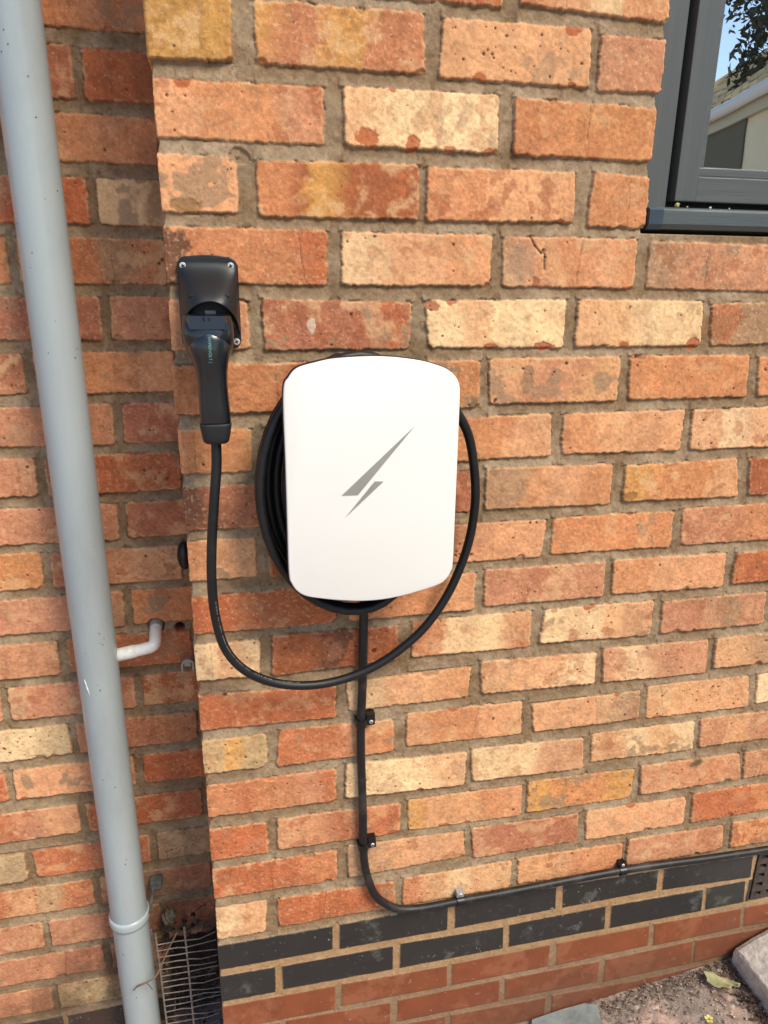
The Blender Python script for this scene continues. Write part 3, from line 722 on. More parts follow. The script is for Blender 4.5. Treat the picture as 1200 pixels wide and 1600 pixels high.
# ------------------------------------------------------------------ charging cable: five turns round the body, then one loose loop up to the connector
M_CAB = mat('cable_rubber', (16,17,19), rough=0.5, noise=0.12, nscale=60, bump=0.00015, bscale=500, dirt=(70,72,72), dscale=14, damt=0.18)
path = []
TURNS = 5
for k in range(TURNS*40+1):
    kk = k/40.0; th = math.radians(90)-kk*2*math.pi
    u = min(1.0, kk/(TURNS-1.3))
    al = 0.100+0.0475*u; ar = 0.100+0.012*u; bz = 0.160+0.0335*u
    y = -0.074+0.052*(0.5+0.5*math.cos(kk*2.3+0.6)) if kk < TURNS-0.8 else -0.046
    y = -0.030-0.036*(0.5+0.5*math.sin(kk*2.1)) if kk < TURNS-1 else -0.048
    a = al if math.cos(th) < 0 else ar
    path.append((0.2507+a*math.cos(th), y, -0.6945+bz*math.sin(th)))
LOOP = [(.315,-.050,-.5225),(.362,-.051,-.5520),(.3935,-.050,-.5915),(.4130,-.045,-.6260),(.4265,-.038,-.6780),(.4319,-.034,-.7357),(.4237,-.032,-.804),(.3982,-.033,-.8743),(.3616,-.035,-.9303),(.3176,-.038,-.9686),(.2706,-.040,-.9955),(.2188,-.042,-1.0102),
        (.1678,-.046,-1.0108),(.1184,-.050,-.998),(.0761,-.055,-.9702),(.0481,-.058,-.929),(.0365,-.060,-.8748),(.0345,-.062,-.8186),(.0380,-.066,-.7593),(.0453,-.066,-.6934),(.0508,-.062,-.6484),(.0522,-.060,-.6080)]
full = [Vector(p) for p in path] 
sm = []
for i in range(len(full)):
    a0 = max(0, i-2); a1 = min(len(full), i+3); sm.append(sum(full[a0:a1], Vector())/(a1-a0))
full = sm[:-1] + catmull([sm[-2]]+[Vector(p) for p in LOOP], 10)[10:]
bm = bmesh.new(); tube(bm, full, 0.0069, 16)
cable = fin('charging_cable', bm, M_CAB, None, True)
bm = bmesh.new(); pr_ = catmull([Vector(p) for p in LOOP[12:19]], 60)
acc = 0; rp = random.Random(2)
for i in range(20, len(pr_)-90):
    acc += (pr_[i]-pr_[i-1]).length
    if acc < .0017: continue
    acc = 0
    if rp.random() < .18: continue
    T_ = (pr_[i+1]-pr_[i]).normalized(); vd = (Vector((.06, -1.04, -.4))-pr_[i]); vd = (vd-T_*vd.dot(T_)).normalized(); sd2 = T_.cross(vd).normalized()
    if sd2.x < 0: sd2 = -sd2
    nn = (vd*.86+sd2*.5).normalized(); s2 = T_.cross(nn).normalized(); c_ = pr_[i]+nn*.00697
    for _k in range(2):
        l_ = rp.uniform(.0003, .0006); h_ = rp.uniform(.0006, .0010); o_ = s2*rp.uniform(-.0004, .0004)
        vv = [bm.verts.new(c_+o_+T_*a_*l_*.5+s2*b_*h_) for a_, b_ in ((-1, -1), (1, -1), (1, 1), (-1, 1))]
        bm.faces.new(vv); c_ = c_+T_*.0006+nn*.00004
pt = fin('printing', bm, mat('print_grey', (120,122,120), rough=.6)); pt.parent = cable; tag(pt, 'faint pale printing along the cable jacket', kind='stuff')
tag(cable, 'thick black charging cable coiled behind the white charger and looping up to the plug', 'cable')

# ------------------------------------------------------------------ holster
M_HOL = mat('holster_plastic', (21,24,27), rough=0.44, spec=0.5, noise=0.12, nscale=25, bump=0.00012, bscale=600, dirt=(70,72,76), dscale=20, damt=0.12)
M_SCR = mat('screw_steel', (214,212,204), rough=0.35, metal=0.35)
M_SCD = mat('screw_recess', (40,38,34), rough=0.6)
M_VOID = mat('socket_black', (8,8,9), rough=0.7)
hol = empty('connector_holster', (.054, 0, -.50))
tag(hol, 'black plastic plug holster screwed to the wall left of the white charger', 'holster')
HX, HW = .0541, .0391
def rrect(cx, cz, hw, hh, r, arch=0.0, n=8):
    P = []
    for sx, sz, a0 in ((1, 1, 0), (-1, 1, 90), (-1, -1, 180), (1, -1, 270)):
        for k in range(n+1):
            a = math.radians(a0+90*k/n)
            x = cx+sx*(hw-r)+r*math.cos(a); z = cz+sz*(hh-r)+r*math.sin(a)
            P.append((x, z))
    if arch: P = [(x, z+(arch*(1-((x-cx)/hw)**2) if z > cz else 0)) for x, z in P]
    return P
bm = bmesh.new()
R_ = []
# back plate, slightly narrower at the foot
PL = rrect(HX, -.4415, HW, .0575, .011, arch=.0055)
for d, y in ((.0012, -.0075), (0, -.0065), (0, .003)):
    R_.append([bm.verts.new((HX+(x-HX)*(1-d/HW), y, -.4415+(z+.4415)*(1-d/.0575))) for x, z in PL])
n = len(PL)
for i in range(2):
    for k in range(n): bm.faces.new((R_[i][k], R_[i][(k+1) % n], R_[i+1][(k+1) % n], R_[i+1][k]))
bm.faces.new(R_[0]); bm.faces.new(R_[-1][::-1])
fin('back_plate', bm, M_HOL, hol)
# hood: swells out of the plate, arched mouth below
bm = bmesh.new(); NU, NV = 44, 40; G = []
def hood_y(u, v, zz):
    s = min(max((-.386-zz)/.058, 0), 1); s = s*s*(3-2*s)
    b_ = max(0.0, 1-abs(u)**3.2)**0.62
    return -.0072-.050*s*b_
for i in range(NU+1):
    u = -1+2*i/NU; col = []
    zbot = -.4365 - .046*(1-math.sqrt(max(0, 1-min(abs(u)/.985, 1)**2)))
    ztop = -.3845+.0050*(1-u*u)-.012*(1-math.sqrt(max(0, 1-(max(abs(u)-.70, 0)/.30)**2)))
    for j in range(NV+1):
        v = j/NV; z = ztop+(zbot-ztop)*v
        x = HX+u*(HW-.0008)
        col.append((x, hood_y(u, v, z), z))
    G.append(col)
def sheet(bm, G, th):
    A = [[bm.verts.new(p) for p in c] for c in G]
    B_ = [[bm.verts.new((HX+(p[0]-HX)*.95, min(p[1]+th, .0), p[2]+.0001)) for p in c] for c in G]
    a, b_ = len(G)-1, len(G[0])-1
    for i in range(a):
        for j in range(b_):
            bm.faces.new((A[i][j], A[i][j+1], A[i+1][j+1], A[i+1][j])); bm.faces.new((B_[i][j], B_[i+1][j], B_[i+1][j+1], B_[i][j+1]))
        bm.faces.new((A[i][0], A[i+1][0], B_[i+1][0], B_[i][0])); bm.faces.new((A[i][b_], B_[i][b_], B_[i+1][b_], A[i+1][b_]))
    for j in range(b_):
        bm.faces.new((A[0][j], B_[0][j], B_[0][j+1], A[0][j+1])); bm.faces.new((A[a][j], A[a][j+1], B_[a][j+1], B_[a][j]))
sheet(bm, G, .0028); fin('hood', bm, M_HOL, hol, True)
# dark socket inside and the catch
bm = bmesh.new(); loft(bm, [(-.4300, HX, -.026, .030, .018, 2.6), (-.4700, HX, -.026, .031, .0185, 2.6)]); fin('socket', bm, M_VOID, hol)
bm = bmesh.new(); box(bm, .0475, .0615, -.0475, -.040, -.4520, -.4475, .0008); fin('catch', bm, mat('catch_grey', (66,72,78), rough=.4), hol)
for u in (-1, 1):
    bm = bmesh.new(); x = HX+u*.0225; z = -.4300
    bmesh.ops.create_uvsphere(bm, u_segments=14, v_segments=8, radius=1.0)
    for v in bm.verts: v.co = Vector((x+v.co.x*.0030+u*-v.co.z*.0012, hood_y(u*.58, 0, z)+v.co.y*.0012, z+v.co.z*.0024))
    fin('fixing_hole', bm, M_VOID, hol, True)
def screw(parent, x, y, z, r=.0047, nrm=(0, -1, 0)):
    q_ = Vector(nrm).to_track_quat('Z', 'Y').to_matrix().to_4x4(); T_ = Matrix.Translation((x, y, z)) @ q_
    bm = bmesh.new(); t_ = bmesh.new()
    bmesh.ops.create_cone(t_, cap_ends=True, segments=24, radius1=r, radius2=r*.72, depth=.0016); join(bm, t_, T_)
    s_ = fin('screw', bm, M_SCR, parent)
    bm = bmesh.new()
    for a in (0, 90):
        t_ = bmesh.new(); bmesh.ops.create_cube(t_, size=1.0)
        for v in t_.verts: v.co = Vector((v.co.x*r*1.05, v.co.y*r*.34, v.co.z*.0006))
        join(bm, t_, T_ @ Matrix.Rotation(math.radians(a+20), 4, 'Z') @ Matrix.Translation((0, 0, .00075)))
    rc = fin('recess', bm, M_SCD); rc.parent = s_
for x, z in ((.0228, -.3936), (.0838, -.3930), (.0868, -.4905), (.0215, -.4905)): screw(hol, x, -.0084, z)

# ------------------------------------------------------------------ connector
M_CON = mat('connector_plastic', (17,22,26), rough=0.30, spec=0.6, noise=0.06, nscale=30, coat=0.3)
M_CAP = mat('connector_rubber', (30,33,36), rough=0.6, bump=0.00006, bscale=900)
con = empty('charging_plug', (.0525, -.06, -.626))
tag(con, 'black pistol shaped charging plug hanging in its holster on the brick wall', 'charging plug')
bm = bmesh.new()
loft(bm, [(-.4520, .0500, -.040, .026, .020, 2.6), (-.4530, .0500, -.0435, .0285, .0235, 2.8), (-.4550, .0500, -.0450, .0302, .0252, 3), (-.4640, .0500, -.047, .0320, .0278, 3.2), (-.4750, .0500, -.050, .0328, .0300, 3.0),
          (-.4850, .0502, -.050, .0322, .0290, 2.6), (-.4950, .0505, -.049, .0300, .026, 2.4), (-.5060, .051, -.049, .0255, .022, 2.2), (-.5120, .051, -.050, .018, .016, 2)])
fin('plug_head', bm, M_CON, con, True)
# flat facet on the head front, with two slots
bm = bmesh.new()
fp = [(-.0210, -.4530), (.0210, -.4530), (.0228, -.4575), (.0210, -.4690), (-.0210, -.4690), (-.0228, -.4575)]
a = [bm.verts.new((.0500+x, -.0738+(z+.453)*.28, z)) for x, z in fp]; b_ = [bm.verts.new((.0500+x*1.12, -.068, z*1.0)) for x, z in fp]
bm.faces.new(a); n = len(fp)
for i in range(n): bm.faces.new((a[i], a[(i+1) % n], b_[(i+1) % n], b_[i]))
fin('head_facet', bm, M_CON, con)
bm = bmesh.new(); box(bm, .0452, .0474, -.0764, -.070, -.4590, -.4535, .0003); box(bm, .0520, .0538, -.0762, -.070, -.4585, -.4545, .0003)
fin('slot', bm, M_VOID, con)
bm = bmesh.new()
loft(bm, [(-.4700, .0505, -.056, .0160, .0190, 2.3), (-.4755, .0505, -.0575, .0225, .0225, 2.3), (-.4830, .0507, -.058, .0262, .0243, 2.3), (-.4920, .0510, -.0588, .0272, .0245, 2.3), (-.5020, .0514, -.0595, .0252, .0238, 2.3), (-.5120, .0518, -.060, .0222, .0220, 2.4), (-.5230, .0521, -.060, .0200, .0205, 2.7),
          (-.5350, .0523, -.060, .0190, .0195, 3.0), (-.5550, .0525, -.060, .0192, .0190, 3.2), (-.5700, .0527, -.060, .0198, .0190, 3.3), (-.5868, .0529, -.060, .0203, .0192, 3.3), (-.5893, .0529, -.060, .0199, .0188, 3.3), (-.5898, .0529, -.060, .018, .017, 3.3)])
fin('handle', bm, M_CON, con, True)
bm = bmesh.new()
loft(bm, [(-.5896, .0529, -.060, .0190, .0180, 3.2), (-.5900, .0529, -.060, .0206, .0195, 3.2), (-.5928, .0529, -.060, .0208, .0196, 3.2), (-.6088, .0527, -.060, .0182, .0172, 3.0), (-.6148, .0525, -.060, .0168, .0158, 2.8), (-.6170, .0525, -.060, .0145, .0135, 2.6), (-.6150, .0524, -.060, .0100, .0095, 2)])
fin('end_cap', bm, M_CAP, con, True)
# lozenge with the maker's lettering on the neck
bm = bmesh.new(); P = rrect(0, 0, .0044, .0175, .0042, n=6); Rr = []
zc_ = -.4925
def neck_y(z): return np.interp(-z, [.475, .483, .492, .502, .512, .523, .535], [-.0797, -.0822, -.0832, -.0832, -.0818, -.0803, -.0793])
for yy, k in ((-.0008, 1.0), (.004, 1.05)): Rr.append([bm.verts.new((.0514+x*k, float(neck_y(zc_+z))+yy+abs(x)*0.25, zc_+z*k)) for x, z in P])
n = len(P)
for k in range(n): bm.faces.new((Rr[0][k], Rr[0][(k+1) % n], Rr[1][(k+1) % n], Rr[1][k]))
bm.faces.new(Rr[0]); fin('badge', bm, mat('badge_teal', (34,92,108), rough=.3), con)
tcu = bpy.data.curves.new('lettering', 'FONT'); tcu.body = 'HYPERVOLT'; tcu.size = .0052; tcu.align_x = 'CENTER'; tcu.align_y = 'CENTER'; tcu.extrude = .0001
to = bpy.data.objects.new('tmp_text', tcu); COL.objects.link(to)
bpy.context.view_layer.update()
tme = bpy.data.meshes.new_from_object(to.evaluated_get(bpy.context.evaluated_depsgraph_get()))
bpy.data.objects.remove(to)
for v in tme.vertices:
    a, b_, c_ = v.co
    z = zc_-a; v.co = (.0514+b_, float(neck_y(z))-.0011-c_, z)
link('lettering', tme, mat('lettering_green', (110,165,155), rough=.5), con)

# ------------------------------------------------------------------ supply cable and its clips
M_SUP = mat('supply_cable', (22,23,25), rough=0.5, noise=.15, nscale=50, bump=.0002, bscale=300, dirt=(120,114,106), dscale=16, damt=.3)
SUP = [(.2600,-.0105,-.80),(.2643,-.0105,-.88),(.2640,-.0105,-.9109),(.2626,-.0105,-1.0296),(.2597,-.0105,-1.1394),(.2625,-.0105,-1.2501),(.2640,-.0105,-1.3000),(.2650,-.0105,-1.3695),(.2680,-.0105,-1.4150),(.2759,-.0105,-1.4529),(.2870,-.0105,-1.4850),(.3050,-.0105,-1.5090),(.335,-.0105,-1.5300),(.3786,-.0105,-1.5370),(.4544,-.0105,-1.5355),(.5583,-.0105,-1.5345),(.6923,-.0105,-1.5310),(.8035,-.0105,-1.5300),(.9000,-.0105,-1.5335),(.9789,-.0105,-1.5378),(1.05,-.0105,-1.5400),(1.1319,-.0105,-1.5423),(1.4,-.0105,-1.545),(1.74,-.0105,-1.546)]
bm = bmesh.new(); tube(bm, catmull(SUP, 8), .0072, 14)
sup = fin('supply_cable', bm, M_SUP, None, True)
tag(sup, 'black armoured cable dropping from the charger and bending right above the black bricks', 'cable')
M_CLIP = mat('clip_plastic', (16,16,18), rough=.35, bump=.0001, bscale=300)
M_DUST = mat('dusty_clip', (150,145,142), rough=.8, noise=.25, nscale=90)
def clip(x, z, ang, label, dusty=False, tabup=.0075, tlen=.0235):
    root = empty('cable_clip', (x, 0, z)); tag(root, label, 'cable clip', 'black clips holding the supply cable')
    Mr = Matrix.Translation((x, 0, z)) @ Matrix.Rotation(math.radians(-ang), 4, 'Y')
    bm = bmesh.new(); t_ = bmesh.new()
    # saddle over a cable running along local z
    N = 16; wz = .0068; rin, rout = .0075, .0096; RI = []
    pr_ = [(math.cos(a)*rr_, -.0105-math.sin(a)*rr_) for rr_ in (rout, rin) for a in [math.pi*k/N for k in range(N+1)]]
    o_ = pr_[:N+1]; i_ = pr_[N+1:]
    loop = [(rout, .002)]+o_+[(-rout, .002), (-rin, .002)]+i_[::-1]+[(rin, .002)]
    A = [t_.verts.new((px, py, -wz)) for px, py in loop]; B_ = [t_.verts.new((px, py, wz)) for px, py in loop]; n = len(loop)
    for k in range(n): t_.faces.new((A[k], A[(k+1) % n], B_[(k+1) % n], B_[k]))
    m_ = len(o_)
    ring = list(range(n))
    for k in range(n//2):
        t_.faces.new((A[k], A[k+1], A[n-2-k] if n-2-k != k+1 else A[k+1], A[n-1-k])) if n-2-k > k+1 else None
        t_.faces.new((B_[n-1-k], B_[n-2-k], B_[k+1], B_[k])) if n-2-k > k+1 else None
    join(bm, t_, Mr); fin('saddle', bm, M_CLIP, root)
    bm = bmesh.new(); t_ = bmesh.new(); box(t_, .0085, tlen, -.0120, .002, -.0072, .0072+tabup, .0016); join(bm, t_, Mr)
    fin('tab', bm, M_DUST if dusty else M_CLIP, root)
    p = Mr @ Vector((.0085+(tlen-.0085)*.55, -.0128, -.0005)); screw(root, p.x, p.y, p.z, .0036)
clip(.2604, -1.1135, 0, 'upper cable clip on the vertical run, under the loose cable loop')
clip(.2647, -1.3700, 3, 'lower cable clip on the vertical run, just above the bend')
clip(.4530, -1.5352, 90, 'dusty grey topped clip on the horizontal run above the black bricks', True, 0.0, .0205)
clip(.7925, -1.5302, 90, 'rightmost clip on the horizontal run above the black bricks', False, 0.0, .0185)

# ------------------------------------------------------------------ downpipe
M_PIPE = mat('grey_pipe', (166,176,178), rough=0.22, spec=0.5, noise=.035, nscale=9, bump=.00008, bscale=60, dirt=(124,126,122), dscale=5, damt=.35, stretch=(1, 1, .35))
dp = empty('downpipe', (-.174, .16, -2.1)); tag(dp, 'light grey plastic downpipe standing in front of the recessed brick wall', 'downpipe')
bm = bmesh.new(); tube(bm, [(-.1742-.0029*(z+.8), .160, z) for z in np.linspace(.6, -2.1, 28)], .0345, 64)
fin('pipe', bm, M_PIPE, dp, True)
bm = bmesh.new()
for _ in range(42):
    z = random.uniform(-1.95, -.1); a = math.radians(random.uniform(195, 345)); r0 = .0346; s_ = random.uniform(.0004, .0011)
    c_ = Vector((-.1742-.0029*(z+.8)+r0*math.cos(a), .160+r0*math.sin(a), z))
    t_ = bmesh.new(); bmesh.ops.create_icosphere(t_, subdivisions=1, radius=s_); join(bm, t_, Matrix.Translation(c_) @ Matrix.Diagonal((1, 1, random.uniform(1, 2), 1)))
tag(fin('dirt_specks', bm, mat('dirt', (84,70,56), rough=.9), dp), kind='stuff')
bm = bmesh.new()
for (z, a, l, w_) in ((-1.062, 238, .030, .0014),):
    t_ = bmesh.new(); pth = [Vector((-.1735+.0348*math.cos(math.radians(a+k*2.2)), .160+.0348*math.sin(math.radians(a+k*2.2)), z-l*k/5)) for k in range(6)]
    tube(t_, pth, [w_*.3, w_*.8, w_*.6, w_, w_*.5, w_*.2], 6); join(bm, t_)
fin('paint_scrape', bm, mat('white_scrape', (225,230,232), rough=.7), dp)

br = empty('pipe_bracket', (-.172, .16, -1.61)); tag(br, 'grey bracket ring holding the downpipe near its foot', 'pipe bracket')
bm = bmesh.new(); N = 56; A = []
cx_ = -.1742-.0029*(-1.61+.8)
for k in range(N):
    a = 2*math.pi*k/N; row = []
    for r_, z in ((.0350, -1.6000), (.0378, -1.6015), (.0385, -1.606), (.0385, -1.615), (.0378, -1.6195), (.0350, -1.621)):
        row.append(bm.verts.new((cx_+r_*math.cos(a), .160+r_*math.sin(a), z)))
    A.append(row)
for k in range(N):
    for j in range(5): bm.faces.new((A[k][j], A[k][j+1], A[(k+1) % N][j+1], A[(k+1) % N][j]))
fin('ring', bm, mat('bracket_grey', (172,182,184), rough=.3, noise=.05, nscale=20), br, True)
bm = bmesh.new()
tube(bm, catmull([(cx_+.036, .150, -1.606), (cx_+.040, .172, -1.603), (cx_+.043, .195, -1.594), (cx_+.045, .212, -1.587)], 5), .0035, 8)
box(bm, cx_+.037, cx_+.061, .198, .222, -1.598, -1.578, .003)
fin('lug', bm, mat('lug_grime', (92,94,88), rough=.8, noise=.4, nscale=60, bump=.0006, bscale=80), br)

# ------------------------------------------------------------------ little pipe out of the wall
WPTS = [(-.0781, .245, -1.0150), (-.0779, .212, -1.0205), (-.0772, .186, -1.0262), (-.0790, .1755, -1.0310), (-.0850, .1715, -1.0338), (-.0940, .1700, -1.0350), (-.1100, .1685, -1.0368)]
M_WP = mat('white_waste_pipe', (246,244,234), rough=.35, noise=.05, nscale=40, dirt=(130,118,98), dscale=30, damt=.5)
wp = empty('waste_pipe', (-.078, .22, -1.013)); tag(wp, 'white plastic elbow pipe coming out of the recessed wall into the downpipe', 'waste pipe')
bm = bmesh.new()
tube(bm, catmull(WPTS, 8), .0106, 24)
fin('elbow', bm, M_WP, wp, True)
bm = bmesh.new(); tube(bm, [(-.1095, .1685, -1.0367), (-.1105, .1684, -1.0369), (-.1250, .1672, -1.0386), (-.1500, .1650, -1.0415)], [.0106, .0116, .0116, .0116], 24); fin('collar', bm, M_WP, wp, True)
bm = bmesh.new(); tube(bm, [(-.0781, .228, -1.0170), (-.0779, .215, -1.0190)], [.0130, .0112], 20); fin('sealant', bm, mat('old_sealant', (158,152,140), rough=.9, noise=.3, bump=.001, bscale=90), wp)

bm = bmesh.new(); bmesh.ops.create_uvsphere(bm, u_segments=24, v_segments=14, radius=1)
for v in bm.verts: v.co = Vector((-.0175+v.co.x*.0125, .212+v.co.y*.016, -.8800+v.co.z*.0265))
tag(fin('rubber_bung', bm, mat('bung_black', (24,24,25), rough=.35, bump=.0006, bscale=60), None, True), 'black rounded bung in the wall corner above the white elbow pipe', 'bung')
bm = bmesh.new()
cx_c, cz_c = -.0265, -1.094
tube(bm, catmull([(cx_c-.009, .208, cz_c-.016), (cx_c-.010, .207, cz_c-.003), (cx_c-.006, .206, cz_c+.0065), (cx_c+.001, .206, cz_c+.008), (cx_c+.008, .206, cz_c+.005), (cx_c+.010, .207, cz_c-.003), (cx_c+.0095, .208, cz_c-.015)], 6), .0020, 8)
box(bm, cx_c-.006, cx_c+.006, .208, .222, cz_c-.006, cz_c+.006, .001)
tag(fin('wall_hook', bm, mat('clip_zinc', (176,168,152), rough=.6, noise=.4, nscale=90)), 'small bent metal clip on the recessed wall below the white elbow pipe', 'hook')

# ------------------------------------------------------------------ wire guard and rubbish in the corner
M_WIRE = mat('rusty_wire', (150,136,124), rough=.55, metal=.2, noise=.35, nscale=120)
bm = bmesh.new()
gx = [-.1255, -.0700]
tube(bm, [(gx[0]-.002, .158, -1.668), (gx[0]+.000, .156, -1.75), (gx[0]+.003, .152, -2.02)], .0019, 8)
tube(bm, [(gx[0]-.011, .170, -1.668), (gx[0]-.008, .168, -1.74), (gx[0]+.001, .158, -1.80)], .0014, 8)
tube(bm, [(gx[1]-.001, .158, -1.664), (gx[1]+.000, .156, -1.75), (gx[1]+.001, .152, -2.02)], .0021, 8)
for k in range(20):
    z = -1.694-.0168*k; j = lambda a=.0012: random.uniform(-a, a)
    xr = -.0125+j(.004)
    tube(bm, [(gx[0], .155, z+j()), (gx[1]-.02, .154+j(), z+.0005), (gx[1], .153, z+j())], .00115, 6)
    dz = random.choice([0, 0, 0, .004, -.007, .002])
    tube(bm, [(gx[1], .153, z+j()+.0005), (gx[1]+.028, .153+j(.003), z+dz*.4), (xr, .155+j(.006), z+dz)], .00105, 6)
tag(fin('wire_guard', bm, M_WIRE), 'rusty wire mesh guard propped in the corner beside the foot of the downpipe', 'wire guard')
bm = bmesh.new()
tube(bm, catmull([(-.0850, .150, -1.6660), (-.1040, .130, -1.6880), (-.1190, .116, -1.7130), (-.1300, .108, -1.7250), (-.1500, .108, -1.7350), (-.1640, .112, -1.7440), (-.1725, .1150, -1.7560)], 5), [.0016]*20+[.0019]*6+[.0014]*5, 7)
tube(bm, catmull([(-.1470, .109, -1.7345), (-.1410, .108, -1.7440), (-.1370, .109, -1.7560)], 4), .0010, 6)
tag(fin('dry_twig', bm, mat('twig_bark', (116,96,80), rough=.9, noise=.3, nscale=100)), 'forked dry twig leaning across the foot of the downpipe', 'twig')
bm = bmesh.new(); bmesh.ops.create_icosphere(bm, subdivisions=4, radius=1)
for v in bm.verts:
    n_ = .75+.5*random.random()*.35+.2*math.sin(v.co.x*7+v.co.z*5); v.co = Vector((-.103+v.co.x*.015*n_, .195+v.co.y*.016*n_, -1.668+v.co.z*.017*n_))
tag(fin('cobweb_clump', bm, mat('cobweb_dirt', (104,94,80), rough=1, noise=.5, nscale=150, bump=.003, bscale=150), None, True), 'grey clump of cobweb and dirt on the wall beside the wire guard', 'cobweb clump')
bm = bmesh.new()
for _ in range(230):
    x = random.uniform(-.135, .0); z = random.uniform(-2.02, -1.66); y = random.uniform(.165, .218)
    if z > -1.70 and random.random() < .6: continue
    if random.random() < .55:
        a = Vector((random.gauss(0, 1), random.gauss(0, .4), random.gauss(0, .7))).normalized()*random.uniform(.006, .028)
        tube(bm, [(x, y, z), Vector((x, y, z))+a*.5+Vector((0, 0, random.uniform(-.003, .003))), Vector((x, y, z))+a], random.uniform(.0003, .0009), 5)
    else:
        t_ = bmesh.new(); bmesh.ops.create_icosphere(t_, subdivisions=1, radius=random.uniform(.002, .008))
        for v in t_.verts: v.co *= random.uniform(.5, 1.1)
        join(bm, t_, Matrix.Translation((x, min(y, .21), z)))
tag(fin('corner_rubbish', bm, mat('dark_rubbish', (44,36,30), rough=.95, noise=.6, nscale=60)), 'dark dead stalks and dirt packed behind the wire guard', 'debris', kind='stuff')

# ------------------------------------------------------------------ ground
def gz(x): return -1.988+.125*min(max(x, -.4), 1.6)
gxs = np.concatenate([[-60, -25, -10, -4, -2], np.arange(-1.0, .5, .05), np.arange(.5, 1.35, .003), np.arange(1.35, 2, .03), [2.5, 4, 8, 20, 60]])
gys = np.concatenate([[-60, -25, -10, -5, -2.5, -1.5], np.arange(-1, -.30, .03), np.arange(-.30, .012, .003), [.05, .12, .3, .6, 2, 10, 60]])
GX, GY = np.meshgrid(gxs, gys, indexing='ij')
base = -1.988+.125*np.clip(GX, -.4, 1.6)
g1_ = vnoise(GX, GY, .06, 81, 4); g2_ = vnoise(GX, GY, .008, 82, 3); g3_ = vnoise(GX, GY, .2, 83, 3)
GZ = base+(g1_-.5)*.010+(g2_-.5)*.004
GZ = GZ-(GY > .1)*.02
c1, c2, c3, c4 = lin((168,146,132)), lin((196,166,150)), lin((120,102,90)), lin((128,124,116))
t1 = sstep(.42, .62, g1_)[..., None]; gc = c1*(1-t1)+c2*t1
t2 = sstep(.52, .66, vnoise(GX, GY, .04, 84, 4))[..., None]*.7; gc = gc*(1-t2)+c3*t2
t3 = sstep(.50, .6, vnoise(GX, GY, .1, 85, 3))[..., None]*.5; gc = gc*(1-t3)+c4*t3
gc = gc*(.75+.5*g2_[..., None])
sp = sstep(.80, .88, vnoise(GX, GY, .009, 86, 1))[..., None]; gc = gc*(1-sp*.6)+lin((70,54,44))*sp*.6
sp = sstep(.84, .9, vnoise(GX, GY, .011, 87, 1))[..., None]; gc = gc*(1-sp*.6)+lin((226,206,190))*sp*.6
gr_ = grid_mesh('ground', np.stack([GX, GY, GZ], -1), gc, np.ones((len(gxs)-1, len(gys)-1), bool), attr_mat('dusty_ground', bump=.002, scale=260, grain=.2), None)
gr_.data.flip_normals(); tag(gr_, kind='structure')

# concrete kerb slab, lower right
M_CONC = mat('concrete', (204,194,180), rough=.9, noise=.22, nscale=70, bump=.0025, bscale=120, dirt=(128,122,114), dscale=12, damt=.6)
bm = bmesh.new()
kx = [1.1, 1.1015, 1.104, 1.11, 1.12, 1.14, 1.165, 1.19, 1.23, 1.30, 1.4, 1.75]; kz = [-1.807, -1.8025, -1.8000, -1.7965, -1.7905, -1.7795, -1.768, -1.757, -1.750, -1.746, -1.742, -1.738]
ky = list(np.linspace(-.012, -.62, 60)); G = []
for i in range(len(kx)):
    G.append([bm.verts.new((kx[i]+(random.uniform(-.0008, .0008) if i < 3 else 0)-.0004*j*0, ky[j], kz[i]-(.007 if j == 0 else 0)+random.uniform(-.0004, .0004))) for j in range(len(ky))])
for i in range(len(kx)-1):
    for j in range(len(ky)-1): bm.faces.new((G[i][j], G[i+1][j], G[i+1][j+1], G[i][j+1]))
bot = [bm.verts.new((1.099, y, -1.90)) for y in ky]
for j in range(len(ky)-1): bm.faces.new((G[0][j], G[0][j+1], bot[j+1], bot[j]))
bk = [bm.verts.new((x, ky[0], -1.90)) for x in kx]
for i in range(len(kx)-1): bm.faces.new((G[i][0], bk[i], bk[i+1], G[i+1][0]))
tag(fin('concrete_slab', bm, M_CONC, None, False), 'rough grey concrete slab edge on the ground against the wall at lower right', 'slab')
# flat bluish stone at the bottom edge
bm = bmesh.new(); P = [(.632,-.006), (.70,-.004), (.752,-.006), (.772,-.016), (.765,-.045), (.772,-.09), (.74,-.15), (.66,-.16), (.62,-.1), (.615,-.04)]
top = [bm.verts.new((x, y, gz(x)+.010)) for x, y in P]; top2 = [bm.verts.new((x+(x-.69)*.05, y, gz(x)+.006)) for x, y in P]; b_ = [bm.verts.new((x+(x-.69)*.06, y, gz(x)-.02)) for x, y in P]
n = len(P); bm.faces.new(top)
for k in range(n):
    bm.faces.new((top[k], top[(k+1) % n], top2[(k+1) % n], top2[k])); bm.faces.new((top2[k], top2[(k+1) % n], b_[(k+1) % n], b_[k]))
tag(fin('flat_stone', bm, mat('blue_grey_stone', (128,134,130), rough=.85, noise=.25, nscale=50, bump=.0015, bscale=90)), 'flat blue grey stone at the foot of the red plinth, bottom edge', 'stone')
